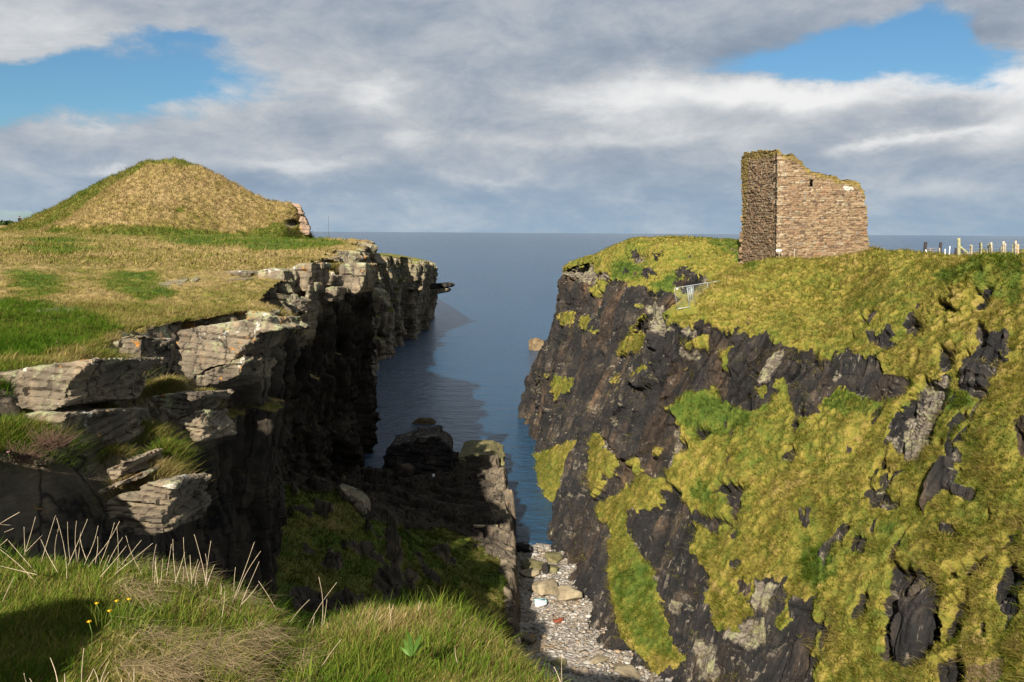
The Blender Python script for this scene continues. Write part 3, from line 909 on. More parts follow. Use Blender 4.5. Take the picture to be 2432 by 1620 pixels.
def mound():
    prof = np.array([(-30, 552), (0, 545), (40, 530), (80, 513), (150, 480), (230, 438), (300, 400), (340, 384), (380, 379), (430, 378), (460, 388), (520, 416), (560, 440), (600, 458), (640, 474), (690, 483), (705, 492), (712, 515), (722, 545), (748, 572)], float)
    ns, nr = 520, 260
    xs = np.linspace(-40, 750, ns)
    ys = np.interp(xs, prof[:, 0], prof[:, 1])
    Yc = 116.0
    top = P(xs, ys, np.full(ns, Yc))
    base_z = 25.4
    t = np.linspace(-1, 1, nr)
    h = np.maximum(top[:, 2] - base_z, 0)
    half = 4.0 + h * 1.35
    # cross-section: long front slope, rounded crest, steep back
    sh = np.where(t < 0, np.clip(1 + t, 0, 1) ** 0.95 * (1 - 0.10 * np.clip(-t, 0, 1)), np.clip(1 - t, 0, 1) ** 0.9)
    crest = 1 - 0.10 * np.exp(-(t / 0.10) ** 2)
    V = np.zeros((ns, nr, 3))
    V[..., 1] = Yc + t[None, :] * half[:, None]
    V[..., 0] = top[:, 0:1] * (1 + 0.0 * t[None, :])
    # keep the outline: points towards the viewer shift with perspective
    V[..., 2] = base_z - 0.5 + (h[:, None] + 0.5) * sh[None, :]
    V[..., 2] += (0.42 * fbm(V * 0.22, 4, 81) + 0.50 * tussock(V, 0.9, 82) - 0.15) * np.clip(h[:, None] / 2, 0, 1)
    hx, hy, _ = proj(V)
    px, py, _ = proj(V)
    cave = np.exp(-(((px - 690) / 16) ** 2 + ((py - 530) / 9) ** 2) * 1.2)
    V[..., 1] += 2.4 * (cave > 0.33) * (t[None, :] < 0)
    qx = px + 14 * fbm(V * 0.4, 3, 83)
    qy = py + 7 * fbm(V * 0.5, 3, 84)
    green = 0.20 + 0.14 * fbm(V * 0.3, 3, 85)
    green += 0.45 * blur(any_poly(qx, qy, [[(-40, 560), (60, 510), (330, 372), (480, 372), (470, 392), (345, 392), (250, 450), (160, 520), (60, 560)], [(120, 540), (300, 535), (560, 552), (700, 525), (780, 590), (300, 600), (60, 590)], [(420, 495), (440, 492), (436, 506), (405, 505)], [(456, 420), (472, 420), (470, 432)]]), 4)
    rock = (cave > 0.30).astype(np.float32)
    soil_shade = blur(any_poly(qx, qy, [[(150, 520), (330, 395), (345, 398), (250, 470), (165, 530)]]), 3) * 0.0
    f = grid_faces(ns, nr, True)
    o = mesh_np('grass_mound', V, f, [M_LEFT], {'rock': rock, 'green': green, 'pale': 0 * rock, 'soil_shade': soil_shade})
    n = gnormals(V)
    struct(o)
    SURF['grass_mound'] = (V, 1 - rock - soil_shade, green)


mound()

# the farther headland beyond the left cliff
FNET = []
for (rx, ry, rY, fx, fy, off) in ((790, 580, 122, 850, 905, 26), (830, 585, 140, 872, 880, 26), (880, 602, 160, 890, 868, 26), (905, 606, 172, 912, 850, 22), (935, 610, 186, 940, 828, 20), (965, 613, 200, 965, 806, 16), (1000, 617, 214, 988, 784, 12), (1020, 628, 222, 1006, 765, 8), (1034, 640, 232, 1020, 745, 6), (1010, 640, 260, 1010, 720, 6)):  # first station added to block sunlight between near cliff and headland
    rim = P(rx, ry, rY)
    ft = Pz(fx, fy, 0.0)
    ft = P(fx, fy, min(ft[1], rY + 8))
    ft[2] = max(ft[2], 0) * 0 - 1.0
    mid = rim * 0.55 + ft * 0.45
    hi = rim * 0.9 + ft * 0.1
    back = rim + np.array([-off, 26, 0.6])
    back2 = rim + np.array([-off * 2.2, 70, -3.0])
    FNET.append([back2, back, rim + np.array([-off * 0.2, 5, 0.25]), rim, hi + np.array([0.5, -0.5, 0]), mid + np.array([0.3, -0.3, 0]), ft])
FNET = np.array(FNET)


def far_side():
    nu = [44] * (len(FNET) - 1)
    nv = [20, 40, 30, 40, 70, 70]
    A, us, vs = loft(FNET, nu, nv)
    n = gnormals(A)
    flip = (n * np.array([0.5, -0.6, 0.6])).sum(-1).mean() < 0
    if flip:
        n = -n
    vv = np.broadcast_to(vs[None, :], A.shape[:2])
    wall = smooth(vv, 2.8, 3.2)
    db = rocky(A, basis((0.15, 0.1, 0.98)), 7.0, 4.6, 0.16, 205)
    db += 0.7 * (hsh(np.floor((A[..., 2] + 0.3 * A[..., 0] * 0.2) / 1.1).astype(np.int64), np.zeros(A.shape[:2], np.int64), np.zeros(A.shape[:2], np.int64), 14) - 0.5)
    out = np.stack([np.full_like(vv, 0.80), np.full_like(vv, -0.6), np.zeros_like(vv)], -1)
    V = A + out * (db * wall)[..., None] + n * (0.3 * fbm(A * 0.3, 3, 5) * (1 - wall))[..., None]
    slope = np.abs(gnormals(blur3(V))[..., 2])
    rock = blur((wall * (slope < 0.85)).astype(np.float32), 1)
    px, py, _ = proj(A)
    pale = smooth(A[..., 2], 9, 20) * 0.5
    struct(mesh_np('far_headland', V, grid_faces(A.shape[0], A.shape[1], flip), [M_LEFT], {'rock': rock, 'green': 0.62 + 0.1 * fbm(A * 0.2, 2, 9), 'pale': pale, 'soil_shade': 0 * rock}))


far_side()

# ------------------------------------------------------------------ gully floor
def tps(pts, vals, X, Y, lam=0.02):
    """Thin-plate spline through scattered heights."""
    pts = np.asarray(pts, float)
    n = len(pts)
    U = lambda r2: np.where(r2 > 1e-12, r2 * np.log(np.maximum(r2, 1e-12)), 0)
    d2 = ((pts[:, None] - pts[None]) ** 2).sum(-1)
    K = U(d2) + lam * np.eye(n) * d2.mean()
    Pm = np.c_[np.ones(n), pts]
    S = np.zeros((n + 3, n + 3))
    S[:n, :n] = K
    S[:n, n:] = Pm
    S[n:, :n] = Pm.T
    w = np.linalg.solve(S, np.r_[vals, 0, 0, 0])
    r = w[n] + w[n + 1] * X + w[n + 2] * Y
    for k in range(n):
        r = r + w[k] * U((X - pts[k, 0]) ** 2 + (Y - pts[k, 1]) ** 2)
    return r


FLOOR = [(560, 1350, 33), (600, 1200, 41), (650, 1180, 44), (700, 1175, 46), (800, 1175, 48.5), (860, 1205, 47.5), (920, 1280, 44.5), (940, 1400, 40.5), (700, 1300, 40), (850, 1400, 38), (600, 1400, 33), (1000, 1300, 49), (1100, 1300, 54), (1180, 1250, 61),
         (960, 1250, 57), (900, 1165, 66), (980, 1185, 69), (1225, 1450, 47.5), (1150, 1480, 43.5), (1050, 1420, 45), (1210, 1150, 75), (1150, 1075, 89), (1100, 1090, 88), (900, 1100, 86), (1000, 1130, 81), (880, 1160, 75), (1100, 1200, 70.5), (1180, 1330, 54.5), (1225, 1400, 50),
         (1100, 1560, 39), (900, 1560, 34), (1180, 1600, 40)]


def gully_floor():
    fp = np.array(FLOOR, float)
    p3 = P(fp[:, 0], fp[:, 1], fp[:, 2])
    X, Y = np.meshgrid(np.arange(-24, 2.2, 0.085), np.arange(24, 95, 0.11), indexing='ij')
    z = tps(p3[:, :2], p3[:, 2], X, Y)
    z = np.clip(z, 1.0, 16)
    A = np.stack([X, Y, z], -1)
    xe = np.interp(Y, [24, 38, 45, 55, 68, 75, 81, 86, 90, 92, 95], [2.6, 1.3, 0.75, 0.65, 0.2, -0.1, -0.7, -1.4, -2.2, -4.5, -8]) + 0.5 * fbm(A * 0.6, 3, 91) + 0.5 * (voro(A * np.array([0.5, 0.5, 0.1]), 92)[2] - 0.5)
    yend = 91.5 - 1.4 * np.abs(X + 5) ** 0.8 + 1.5 * fbm(A * 0.5, 2, 93)
    drop = np.maximum(smooth(X, xe - 0.45, xe + 0.25), smooth(Y, yend - 0.5, yend + 0.5))
    px, py, _ = proj(A)
    qx, qy = px + 14 * fbm(A * 0.7, 3, 94), py + 10 * fbm(A * 0.7, 3, 95)
    G_ = any_poly(qx, qy, [[(520, 1150), (700, 1160), (800, 1175), (860, 1230), (940, 1260), (1080, 1260), (1180, 1330), (1215, 1480), (1215, 1620), (500, 1620)]])
    rock = np.clip(1 - G_ + (X > xe - 0.9) + (fbm(A * np.array([0.45, 0.45, 0.2]), 4, 102) > 0.13) * (fbm(A * 1.1, 3, 103) > -0.12), 0, 1)
    rock = np.maximum(rock, any_poly(qx, qy, [[(905, 1270), (945, 1262), (955, 1330), (945, 1440), (910, 1430), (925, 1340)], [(890, 1365), (925, 1350), (920, 1420), (890, 1410)], [(690, 1400), (860, 1420), (840, 1460), (700, 1450)]]))
    rock = blur(rock, 2)
    bed = np.floor((Y * 0.9 + 0.35 * X + 0.6 * fbm(A * 0.5, 2, 99)) / 0.8).astype(np.int64)
    zero = np.zeros_like(bed)
    dr = 0.9 * (hsh(bed, zero, zero, 6) - 0.5) + 0.8 * rocky(A, basis((0.9, -0.2, 0.1)), 1.9, 1.1, 0.35, 96)
    dg = 0.30 * tussock(A, 0.8, 97) + 0.4 * fbm(A * 0.3, 3, 98)
    zz_ = z + dr * rock + dg * (1 - rock)
    V = A.copy()
    V[..., 2] = zz_ * (1 - drop) + (-1.2) * drop
    V[..., 0] += 0.35 * rock * fbm(A * np.array([0.4, 1.6, 1.6]), 3, 100)
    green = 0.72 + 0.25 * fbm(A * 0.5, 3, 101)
    struct(mesh_np('gully_floor', V, grid_faces(*X.shape), [M_LEFT], {'rock': rock, 'green': green, 'pale': 0.25 * rock, 'soil_shade': 0 * rock, 'dark': rock * (0.90 - 0.62 * smooth(X, xe - 2.6, xe - 1.2))}))  # stone darkened as painted shade, less so along the sunlit strip
    SURF['gully_floor'] = (V, (1 - rock) * (1 - drop), green)


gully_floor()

# ------------------------------------------------------------------ beach
def beach_z(X, Y):
    return np.interp(Y, [30, 40, 46, 58, 64, 67.5, 73], [3.4, 1.5, 0.85, 0.50, 0.22, -0.05, -0.9])


def mat_beach():
    m, q, b = new_mat('shingle')
    pos = q.pos()
    id_ = q.vor(pos, 5.5, 'F1', 'Color')
    dist = q.vor(pos, 5.5, 'F1', 'Distance')
    s2 = q.vor(pos, 1.7, 'F1', 'Color')
    sp = q.n.new('ShaderNodeSeparateColor')
    q.put(sp.inputs[0], id_)
    sp2 = q.n.new('ShaderNodeSeparateColor')
    q.put(sp2.inputs[0], s2)
    c = q.ramp(sp.outputs[0], [(0.0, (0.12, 0.10, 0.085)), (0.25, (0.22, 0.195, 0.165)), (0.5, (0.30, 0.275, 0.24)), (0.7, (0.25, 0.19, 0.14)), (0.88, (0.34, 0.315, 0.27)), (1.0, (0.42, 0.395, 0.35))])
    c2 = q.ramp(sp2.outputs[0], [(0.0, (0.16, 0.13, 0.10)), (0.5, (0.27, 0.23, 0.175)), (1.0, (0.36, 0.32, 0.26))])
    c = q.mix(q.step(sp2.outputs[1], 0.55, 0.8), c, c2)
    c = q.mix(q.step(q.noise(pos, 0.35, 3, 0.5), 0.45, 0.7), c, q.mix(1.0, c, (0.85, 0.72, 0.55), 'MULTIPLY'))
    q.put(b.inputs['Base Color'], c)
    h = q.m('SUBTRACT', 1.0, dist)
    q.put(b.inputs['Normal'], q.bump(h, 1.0, 0.10))
    return m


M_BEACH = mat_beach()
X, Y = np.meshgrid(np.arange(-4, 14, 0.10), np.arange(30, 73, 0.12), indexing='ij')
A = np.stack([X, Y, beach_z(X, Y)], -1)
A[..., 2] += 0.10 * fbm(A * 0.5, 3, 111) + 0.07 * fbm(A * 2.2, 3, 112)
struct(mesh_np('beach', A, grid_faces(*X.shape), [M_BEACH]))

# ------------------------------------------------------------------ the bank below the camera
def bank_edge(X):
    """How far ahead the turf of the near bank reaches, by X."""
    return np.interp(X, [-9, -6, -4.4, -3.6, -2.6, -2.2, -1.75, -1.5, -1.1, -0.6, -0.2, 0.15, 0.6, 2.0, 5], [7.9, 7.4, 7.0, 6.9, 6.7, 6.35, 6.05, 6.6, 6.75, 6.9, 6.35, 5.75, 5.0, 3.5, 2.4])


def bank_z(X, Y):
    z = np.interp(Y, [-6, 0, 1.5, 3, 4.5, 6, 7, 8], [25.3, 25.25, 24.95, 24.45, 24.05, 23.92, 23.86, 23.75])
    z = z + np.interp(X, [-9, -5, -3, -2, -1.7, -1.2, -0.5, 0.3, 1.5, 5], [0.25, 0.20, 0.16, 0.0, -0.20, -0.16, -0.16, -0.25, -0.5, -0.9]) * smooth(Y, 2.0, 5.0)
    return z


def near_bank():
    X, Y = np.meshgrid(np.arange(-11, 5, 0.045), np.arange(-6, 9.5, 0.045), indexing='ij')
    A = np.stack([X, Y, bank_z(X, Y)], -1)
    A[..., 2] += 1.9 * np.exp(-((A[..., 0] + 4.5) / 1.2) ** 2 - ((A[..., 1] - 2.0) / 0.75) ** 2)  # hummock added out of view to throw shade on the lower-left bank
    A[..., 2] += 0.06 * fbm(A * 1.1, 3, 121) + 0.07 * tussock(A, 0.35, 122) - 0.10
    e = bank_edge(X) + 0.12 * fbm(A * 1.5, 3, 123)
    over = np.maximum(Y - e, 0)
    A[..., 2] -= np.where(over > 0, 0.25 * over + 3.2 * np.maximum(over - 0.10, 0), 0)
    green = 0.50 + 0.22 * fbm(A * 0.9, 3, 124)
    rock = blur((over > 0.5).astype(np.float32), 2)
    struct(mesh_np('near_bank', A, grid_faces(*X.shape), [M_BANK], {'rock': rock, 'green': green, 'pale': 0 * rock, 'soil_shade': 0 * rock}))
    SURF['near_bank'] = (A, 1 - (over > 0.35), green)


near_bank()

# ------------------------------------------------------------------ small shape builders
class MB:
    """Collects simple pieces of ONE part and links them as one mesh."""
    def __init__(s):
        s.v, s.f4, s.f3, s.n = [], [], [], 0

    def add(s, v, f):
        v = np.asarray(v, float)
        s.v.append(v)
        for k in f:
            (s.f4 if len(k) == 4 else s.f3).append([i + s.n for i in k])
        s.n += len(v)

    def tube(s, pts, r, sides=6, r2=None):
        pts = np.asarray(pts, float)
        n = len(pts)
        rr = np.linspace(r, r if r2 is None else r2, n)
        T = np.gradient(pts, axis=0)
        T /= np.linalg.norm(T, axis=1, keepdims=True)
        up = np.array([0.13, 0.31, 0.94])
        vs = []
        for k in range(n):
            a = np.cross(T[k], up)
            if np.linalg.norm(a) < 1e-3:
                a = np.cross(T[k], [1, 0, 0])
            a /= np.linalg.norm(a)
            b = np.cross(T[k], a)
            for j in range(sides):
                t = 2 * math.pi * j / sides
                vs.append(pts[k] + rr[k] * (math.cos(t) * a + math.sin(t) * b))
        f = []
        for k in range(n - 1):
            for j in range(sides):
                f.append((k * sides + j, k * sides + (j + 1) % sides, (k + 1) * sides + (j + 1) % sides, (k + 1) * sides + j))
        vs += [pts[0], pts[-1]]
        for j in range(sides):
            f.append((n * sides, (j + 1) % sides, j))
            f.append((n * sides + 1, (n - 1) * sides + j, (n - 1) * sides + (j + 1) % sides))
        s.add(vs, f)
        return s

    def box(s, c, ex, ey, ez):
        """Box about c with half-axes given as vectors."""
        c, ex, ey, ez = (np.asarray(k, float) for k in (c, ex, ey, ez))
        v = [c + a * ex + b * ey + d * ez for d in (-1, 1) for b in (-1, 1) for a in (-1, 1)]
        s.add(v, [(0, 2, 3, 1), (4, 5, 7, 6), (0, 1, 5, 4), (2, 6, 7, 3), (0, 4, 6, 2), (1, 3, 7, 5)])
        return s

    def build(s, name, mat, parent=None, smooth_=False):
        return mesh_np(name, np.concatenate(s.v), [np.array(s.f4, int).reshape(-1, 4), np.array(s.f3, int).reshape(-1, 3)], [mat] if mat else [], parent=parent, flat=not smooth_)


def local(o_loc, pts):
    return np.asarray(pts, float) - np.asarray(o_loc, float)


def rock_mesh(name, size, seed, mat, planes=26, flat=0.55, sub=4, bed=0.0, jag=0.05, rz=0.0, tilt=(0, 0)):
    """A broken, faceted stone with size = full length, depth and height; stands on its local origin."""
    bm = bmesh.new()
    bmesh.ops.create_icosphere(bm, subdivisions=sub, radius=1.0)
    p = np.array([v.co for v in bm.verts])
    f = np.array([[v.index for v in fc.verts] for fc in bm.faces])
    bm.free()
    r = np.random.default_rng(seed)
    p = np.sign(p) * np.abs(p) ** 0.62
    p *= 1.15
    for k in range(planes):
        n = r.normal(size=3)
        n /= np.linalg.norm(n)
        d = r.uniform(flat, 0.98)
        p -= np.maximum(p @ n - d, 0)[:, None] * n
    p /= np.abs(p).max(0)
    L = np.array(size, float) / 2
    p = p * L
    ms = float(min(size))
    nrm = p / np.maximum(np.linalg.norm(p / L, axis=1, keepdims=True), 1e-6) / L / L
    nrm /= np.linalg.norm(nrm, axis=1, keepdims=True)
    if bed > 0:
        b = np.floor((p[:, 2] + 0.12 * ms * fbm(p / ms, 2, seed)) / bed).astype(np.int64)
        h = hsh(b, np.floor(np.arctan2(p[:, 1], p[:, 0]) * 1.2).astype(np.int64), np.zeros_like(b), seed) - 0.5
        nh = nrm * np.array([1, 1, 0.15])
        p = p + nh * (h * 0.16 * ms)[:, None]
    p = p + nrm * (jag * ms * fbm(p / ms * 3.0, 4, seed + 5))[:, None]
    p[:, 2] += L[2] * 0.86
    Rm = np.array(Euler((tilt[0], tilt[1], rz)).to_matrix())
    p = p @ Rm.T
    return mesh_np(name, p, f, [mat], {'pale': np.full(len(p), 0.25), 'rock': np.ones(len(p))}, flat=False)


def on(px, py, Y=None, z=None):
    return P(px, py, Y) if z is None else Pz(px, py, z)


# ------------------------------------------------------------------ ruined tower
def mat_masonry():
    m, q, b = new_mat('rubble_masonry')
    pos = q.pos()
    t = q.attr('tone')
    c = q.ramp(t, [(0.0, (0.085, 0.060, 0.040)), (0.22, (0.175, 0.118, 0.070)), (0.45, (0.225, 0.160, 0.092)), (0.62, (0.275, 0.205, 0.120)), (0.80, (0.215, 0.118, 0.062)), (0.92, (0.36, 0.295, 0.195)), (1.0, (0.17, 0.155, 0.13))])
    g = q.noise(pos, 0.45, 5, 0.6)
    c = q.mix(q.m('MULTIPLY', q.step(g, 0.4, 0.7), 0.4), c, (0.25, 0.145, 0.085))
    c = q.mix(q.m('MULTIPLY', q.step(q.noise(pos, 2.5, 6, 0.7), 0.5, 0.8), 0.4), c, q.mix(1.0, c, (0.45, 0.44, 0.42), 'MULTIPLY'))
    mo = q.attr('moss')
    k = q.step(q.m('ADD', mo, q.m('MULTIPLY', q.m('SUBTRACT', q.noise(pos, 1.7, 6, 0.72), 0.5), 1.5)), 0.42, 0.75)
    c = q.mix(q.m('MULTIPLY', k, 0.72), c, q.ramp(q.noise(pos, 4, 4, 0.6), [(0.35, (0.115, 0.095, 0.018)), (0.65, (0.27, 0.195, 0.035))]))
    wl = q.step(q.m('ADD', q.attr('lime'), q.m('MULTIPLY', q.m('SUBTRACT', q.noise(pos, 3.2, 5, 0.7), 0.5), 1.8)), 0.65, 0.9)
    c = q.mix(q.m('MULTIPLY', wl, 0.8), c, (0.62, 0.56, 0.47))
    q.put(b.inputs['Base Color'], q.mix(1.0, c, q.mix(q.attr('joint'), (1, 1, 1), (0.5, 0.47, 0.44)), 'MULTIPLY'))
    q.put(b.inputs['Normal'], q.bump(q.noise(q.scalev(pos, (1, 1, 2.5)), 7.0, 6, 0.7), 0.9, 0.06))
    return m


M_MASON = mat_masonry()


def wall_mesh(name, org, dirv, nout, outline, thick, seed, parent, moss_top, lime=None, hole=None, c0=0.06, quoin=True):
    """One rough stone wall: outline in (along, height) metres from org; real courses of thin flags, a ragged edge and a thickness."""
    r = np.random.default_rng(seed)
    ol = np.array(outline, float)
    smin, smax = ol[:, 0].min() - 0.3, ol[:, 0].max() + 0.3
    zmin, zmax = ol[:, 1].min(), ol[:, 1].max() + 0.2
    s = np.arange(smin, smax, c0)
    z = np.arange(zmin, zmax, c0 * 0.8)
    S, Z = np.meshgrid(s, z, indexing='ij')
    cz = np.concatenate([[zmin - 1], np.cumsum(r.choice([0.09, 0.12, 0.15, 0.19, 0.24], 400, p=[.2, .3, .25, .15, .1])) + zmin - 1])
    Zw = Z + 0.045 * fbm(np.stack([S * 0.9, Z * 0.5, 0 * S], -1), 3, seed) + 0.05 * vnoise(np.stack([S * 0.25, 0 * S, 0 * S], -1), seed + 1)
    ci = np.searchsorted(cz, Zw)
    dz = np.minimum(Zw - cz[np.clip(ci - 1, 0, None)], cz[np.clip(ci, 0, len(cz) - 1)] - Zw)
    tone = np.zeros_like(S)
    pro = np.zeros_like(S)
    ds = np.full_like(S, 9.0)
    for c in np.unique(ci):
        mk = ci == c
        b = np.cumsum(r.choice([0.14, 0.22, 0.33, 0.5, 0.8], 260, p=[.22, .34, .26, .13, .05])) + smin - r.uniform(0.2, 1.2)
        bi = np.searchsorted(b, S[mk])
        hv = r.random(270)
        hp = r.random(270)
        tone[mk] = hv[bi]
        pro[mk] = hp[bi]
        ds[mk] = np.minimum(np.abs(S[mk] - b[np.clip(bi - 1, 0, None)]), np.abs(b[np.clip(bi, 0, 259)] - S[mk]))
    joint = np.clip(1 - np.minimum(dz / 0.030, ds / 0.035), 0, 1)
    d = 0.12 * (pro - 0.5) - 0.07 * joint + 0.03 * fbm(np.stack([S * 5, Z * 9, 0 * S], -1), 2, seed + 14) + 0.10 * fbm(np.stack([S * 0.4, Z * 0.4, 0 * S], -1), 3, seed + 4)
    base = org + S[..., None] * dirv + Z[..., None] * np.array([0, 0, 1.0])
    Vf = base + nout * d[..., None]
    depth = thick + 0 * S
    Vb = base - nout * thick + dirv * (0.5 * np.clip(1 - S / 1.0, 0, 1))[..., None]
    # keep cells whose centre is inside the outline, course by course
    sc, zc = (S[:-1, :-1] + S[1:, 1:]) / 2, (Z[:-1, :-1] + Z[1:, 1:]) / 2
    cc = ci[:-1, :-1]
    jit = (hsh(cc, np.zeros_like(cc), np.zeros_like(cc), seed) - 0.5) * 0.20
    jit = np.where(sc < smin + 0.8, jit * 0.25, jit)
    jz = 0.16 * vnoise(np.stack([sc * 2.2, 0 * sc, 0 * sc], -1), seed + 8) + 0.10 * (hsh(np.floor(sc / 0.35).astype(np.int64), np.zeros_like(cc), np.zeros_like(cc), seed + 2) - 0.5)
    keep = inpoly(sc + jit, zc + jz, ol)
    if hole is not None:
        keep &= ~((sc > hole[0]) & (sc < hole[1]) & (zc > hole[2]) & (zc < hole[3]))
    n, m_ = S.shape
    i = np.arange(n * m_).reshape(n, m_)
    q4 = np.stack([i[:-1, :-1], i[1:, :-1], i[1:, 1:], i[:-1, 1:]], -1)
    N = n * m_
    front = q4[keep]
    back = q4[keep][:, ::-1] + N
    sides = []
    K = np.pad(keep, 1)
    for (da, db, e0, e1) in ((-1, 0, 0, 3), (1, 0, 2, 1), (0, -1, 1, 0), (0, 1, 3, 2)):
        nb = K[1 + da:K.shape[0] - 1 + da, 1 + db:K.shape[1] - 1 + db]
        e = q4[keep & ~nb]
        a, b_ = e[:, e0], e[:, e1]
        sides.append(np.stack([b_, a, a + N, b_ + N], -1) if True else None)
    if np.dot(np.cross(dirv, [0, 0, 1.0]), nout) < 0:
        front, back = front[:, ::-1], back[:, ::-1]
        sides = [x[:, ::-1] for x in sides]
    V = np.concatenate([Vf.reshape(-1, 3), Vb.reshape(-1, 3)])
    ztop = np.interp(S, *top_of(ol))
    moss = np.clip(1 - (ztop - Z) / moss_top, 0, 1)
    if quoin:
        tone = np.where((hsh(ci, 0 * ci, 0 * ci, 79) > 0.45) & (S < 0.30 + 0.3 * (hsh(ci, 0 * ci, 0 * ci, 77) > 0.5)) & (joint < 0.7), 0.90 + 0.04 * pro, tone)
    lm = np.zeros_like(S) if lime is None else np.exp(-((S - lime[0]) / lime[2]) ** 2 - ((Z - lime[1]) / lime[3]) ** 2)
    two = lambda a: np.concatenate([a.ravel(), a.ravel()])
    allf = np.concatenate([front, back] + sides)
    used = np.unique(allf)
    mp = np.full(2 * N, -1)
    mp[used] = np.arange(len(used))
    o = mesh_np(name, V[used], mp[allf], [M_MASON], {'tone': two(tone)[used], 'moss': two(moss)[used], 'joint': two(joint)[used], 'lime': two(lm)[used]}, parent=parent, flat=True)
    return o


def top_of(ol):
    up = ol[ol[:, 1] > ol[:, 1].min() + 2.0]
    k = np.argsort(up[:, 0])
    return up[k, 0], up[k, 1]


def plane_hit(px, py, org, dirv):
    """(along, height) where the sight line through a pixel meets the upright plane through org along dirv."""
    d = rays(np.array([px]), np.array([py]))[0]
    n = np.array([dirv[1], -dirv[0], 0.0])
    t = np.dot(org - EY, n) / np.dot(d, n)
    p = EY + d * t - org
    return float(np.dot(p, dirv)), float(p[2])


TC = P(1846, 614, 75.5)
DR = np.array([math.sin(math.radians(82)), math.cos(math.radians(82)), 0])
DL = np.array([math.sin(math.radians(-5)), math.cos(math.radians(-5)), 0])
NR_ = np.array([DR[1], -DR[0], 0.0])
NL_ = np.array([-DL[1], DL[0], 0.0])
tower = empty('ruined_tower', TC, 'ruined square tower of brown rubble stone with broken sloping top on the grassy cliff', 'tower')
rt = [(1844, 640), (1846, 357), (1856, 356), (1860, 366), (1886, 370), (1902, 380), (1912, 394), (1930, 404), (1952, 409), (1975, 417), (1996, 425), (2030, 429), (2044, 440), (2053, 452), (2056, 480), (2060, 500), (2060, 540), (2063, 560), (2064, 578), (2070, 590), (2073, 604), (2076, 640)]
ro = [plane_hit(x, y, TC, DR) for x, y in rt]
lt_ = [(1846, 640), (1846, 357), (1830, 358), (1805, 360), (1780, 361), (1768, 364), (1761, 374), (1760, 400), (1762, 480), (1763, 575), (1764, 640)]
lo = [plane_hit(x, y, TC, DL) for x, y in lt_]
sl = plane_hit(1927, 434, TC, DR)
hole = (sl[0] - 0.14, sl[0] + 0.14, sl[1] - 0.33, sl[1] + 0.33)
lmp = plane_hit(2014, 448, TC, DR)
zero = np.zeros(3)
w1 = wall_mesh('wall', zero, DR, NR_, ro, 1.7, 301, tower, 1.1, lime=(lmp[0], lmp[1], 0.9, 0.5), hole=hole)
w1['label'] = 'sunlit wall with a narrow slit window and a sloping broken top'
w2 = wall_mesh('wall', zero, DL, NL_, lo, 0.3, 302, tower, 1.5, quoin=False)
w2['label'] = 'dark weathered wall on the seaward side'
mb = MB()
c = DR * sl[0] + np.array([0, 0, sl[1]])
hx, hz = (hole[1] - hole[0]) / 2 + 0.05, (hole[3] - hole[2]) / 2 + 0.05
for (o_, a, b_, d_) in ((-NR_ * 0.95, DR * (hx + .05), NR_ * 0.04, np.array([0, 0, hz + .05])), (-NR_ * 0.5 + DR * (hx + .03), DR * 0.03, NR_ * 0.43, np.array([0, 0, hz])), (-NR_ * 0.5 - DR * (hx + .03), DR * 0.03, NR_ * 0.43, np.array([0, 0, hz])),
                       (-NR_ * 0.5 + np.array([0, 0, hz + .03]), DR * (hx - .01), NR_ * 0.42, np.array([0, 0, 0.03])), (-NR_ * 0.5 - np.array([0, 0, hz + .03]), DR * (hx - .01), NR_ * 0.42, np.array([0, 0, 0.03]))):
    mb.box(c + o_, a, b_, d_)
mb.build('slit_window', M_DARKSTONE, tower)
# the two walls that face the sea, lower and out of sight, close the square
lw, rw = lo[8][0], 9.0
w3 = wall_mesh('wall', DL * lo[8][0], DR, -NR_, [(0, -1), (0, 6.0), (3, 5.2), (6, 3.0), (rw, 2.4), (rw, -1)], 1.5, 303, tower, 0.8, c0=0.2, quoin=False)
# a small board and a stake at the foot of the tower
bl = P(1850, 614, 75.0)
sg = empty('notice_board', bl - np.array([0, 0, .3]), 'small white notice board on a stake at the foot of the tower corner', 'notice board')
MB().tube([(0, 0, 0), (0, 0, 1.0)], 0.03).build('stake', M_POST, sg)
MB().box((-0.06, -0.05, 1.02), (0.26, 0, 0), (0, 0.015, 0), (0, 0, 0.09)).build('board', M_WHITE, sg)
s2 = MB().tube([(0, 0, -0.3), (0.02, 0, 0.75)], 0.035).build('stake', M_POST)
s2.location = P(1886, 610, 74.5)
tag(s2, 'short pale stake standing alone before the sunlit tower wall', 'stake')

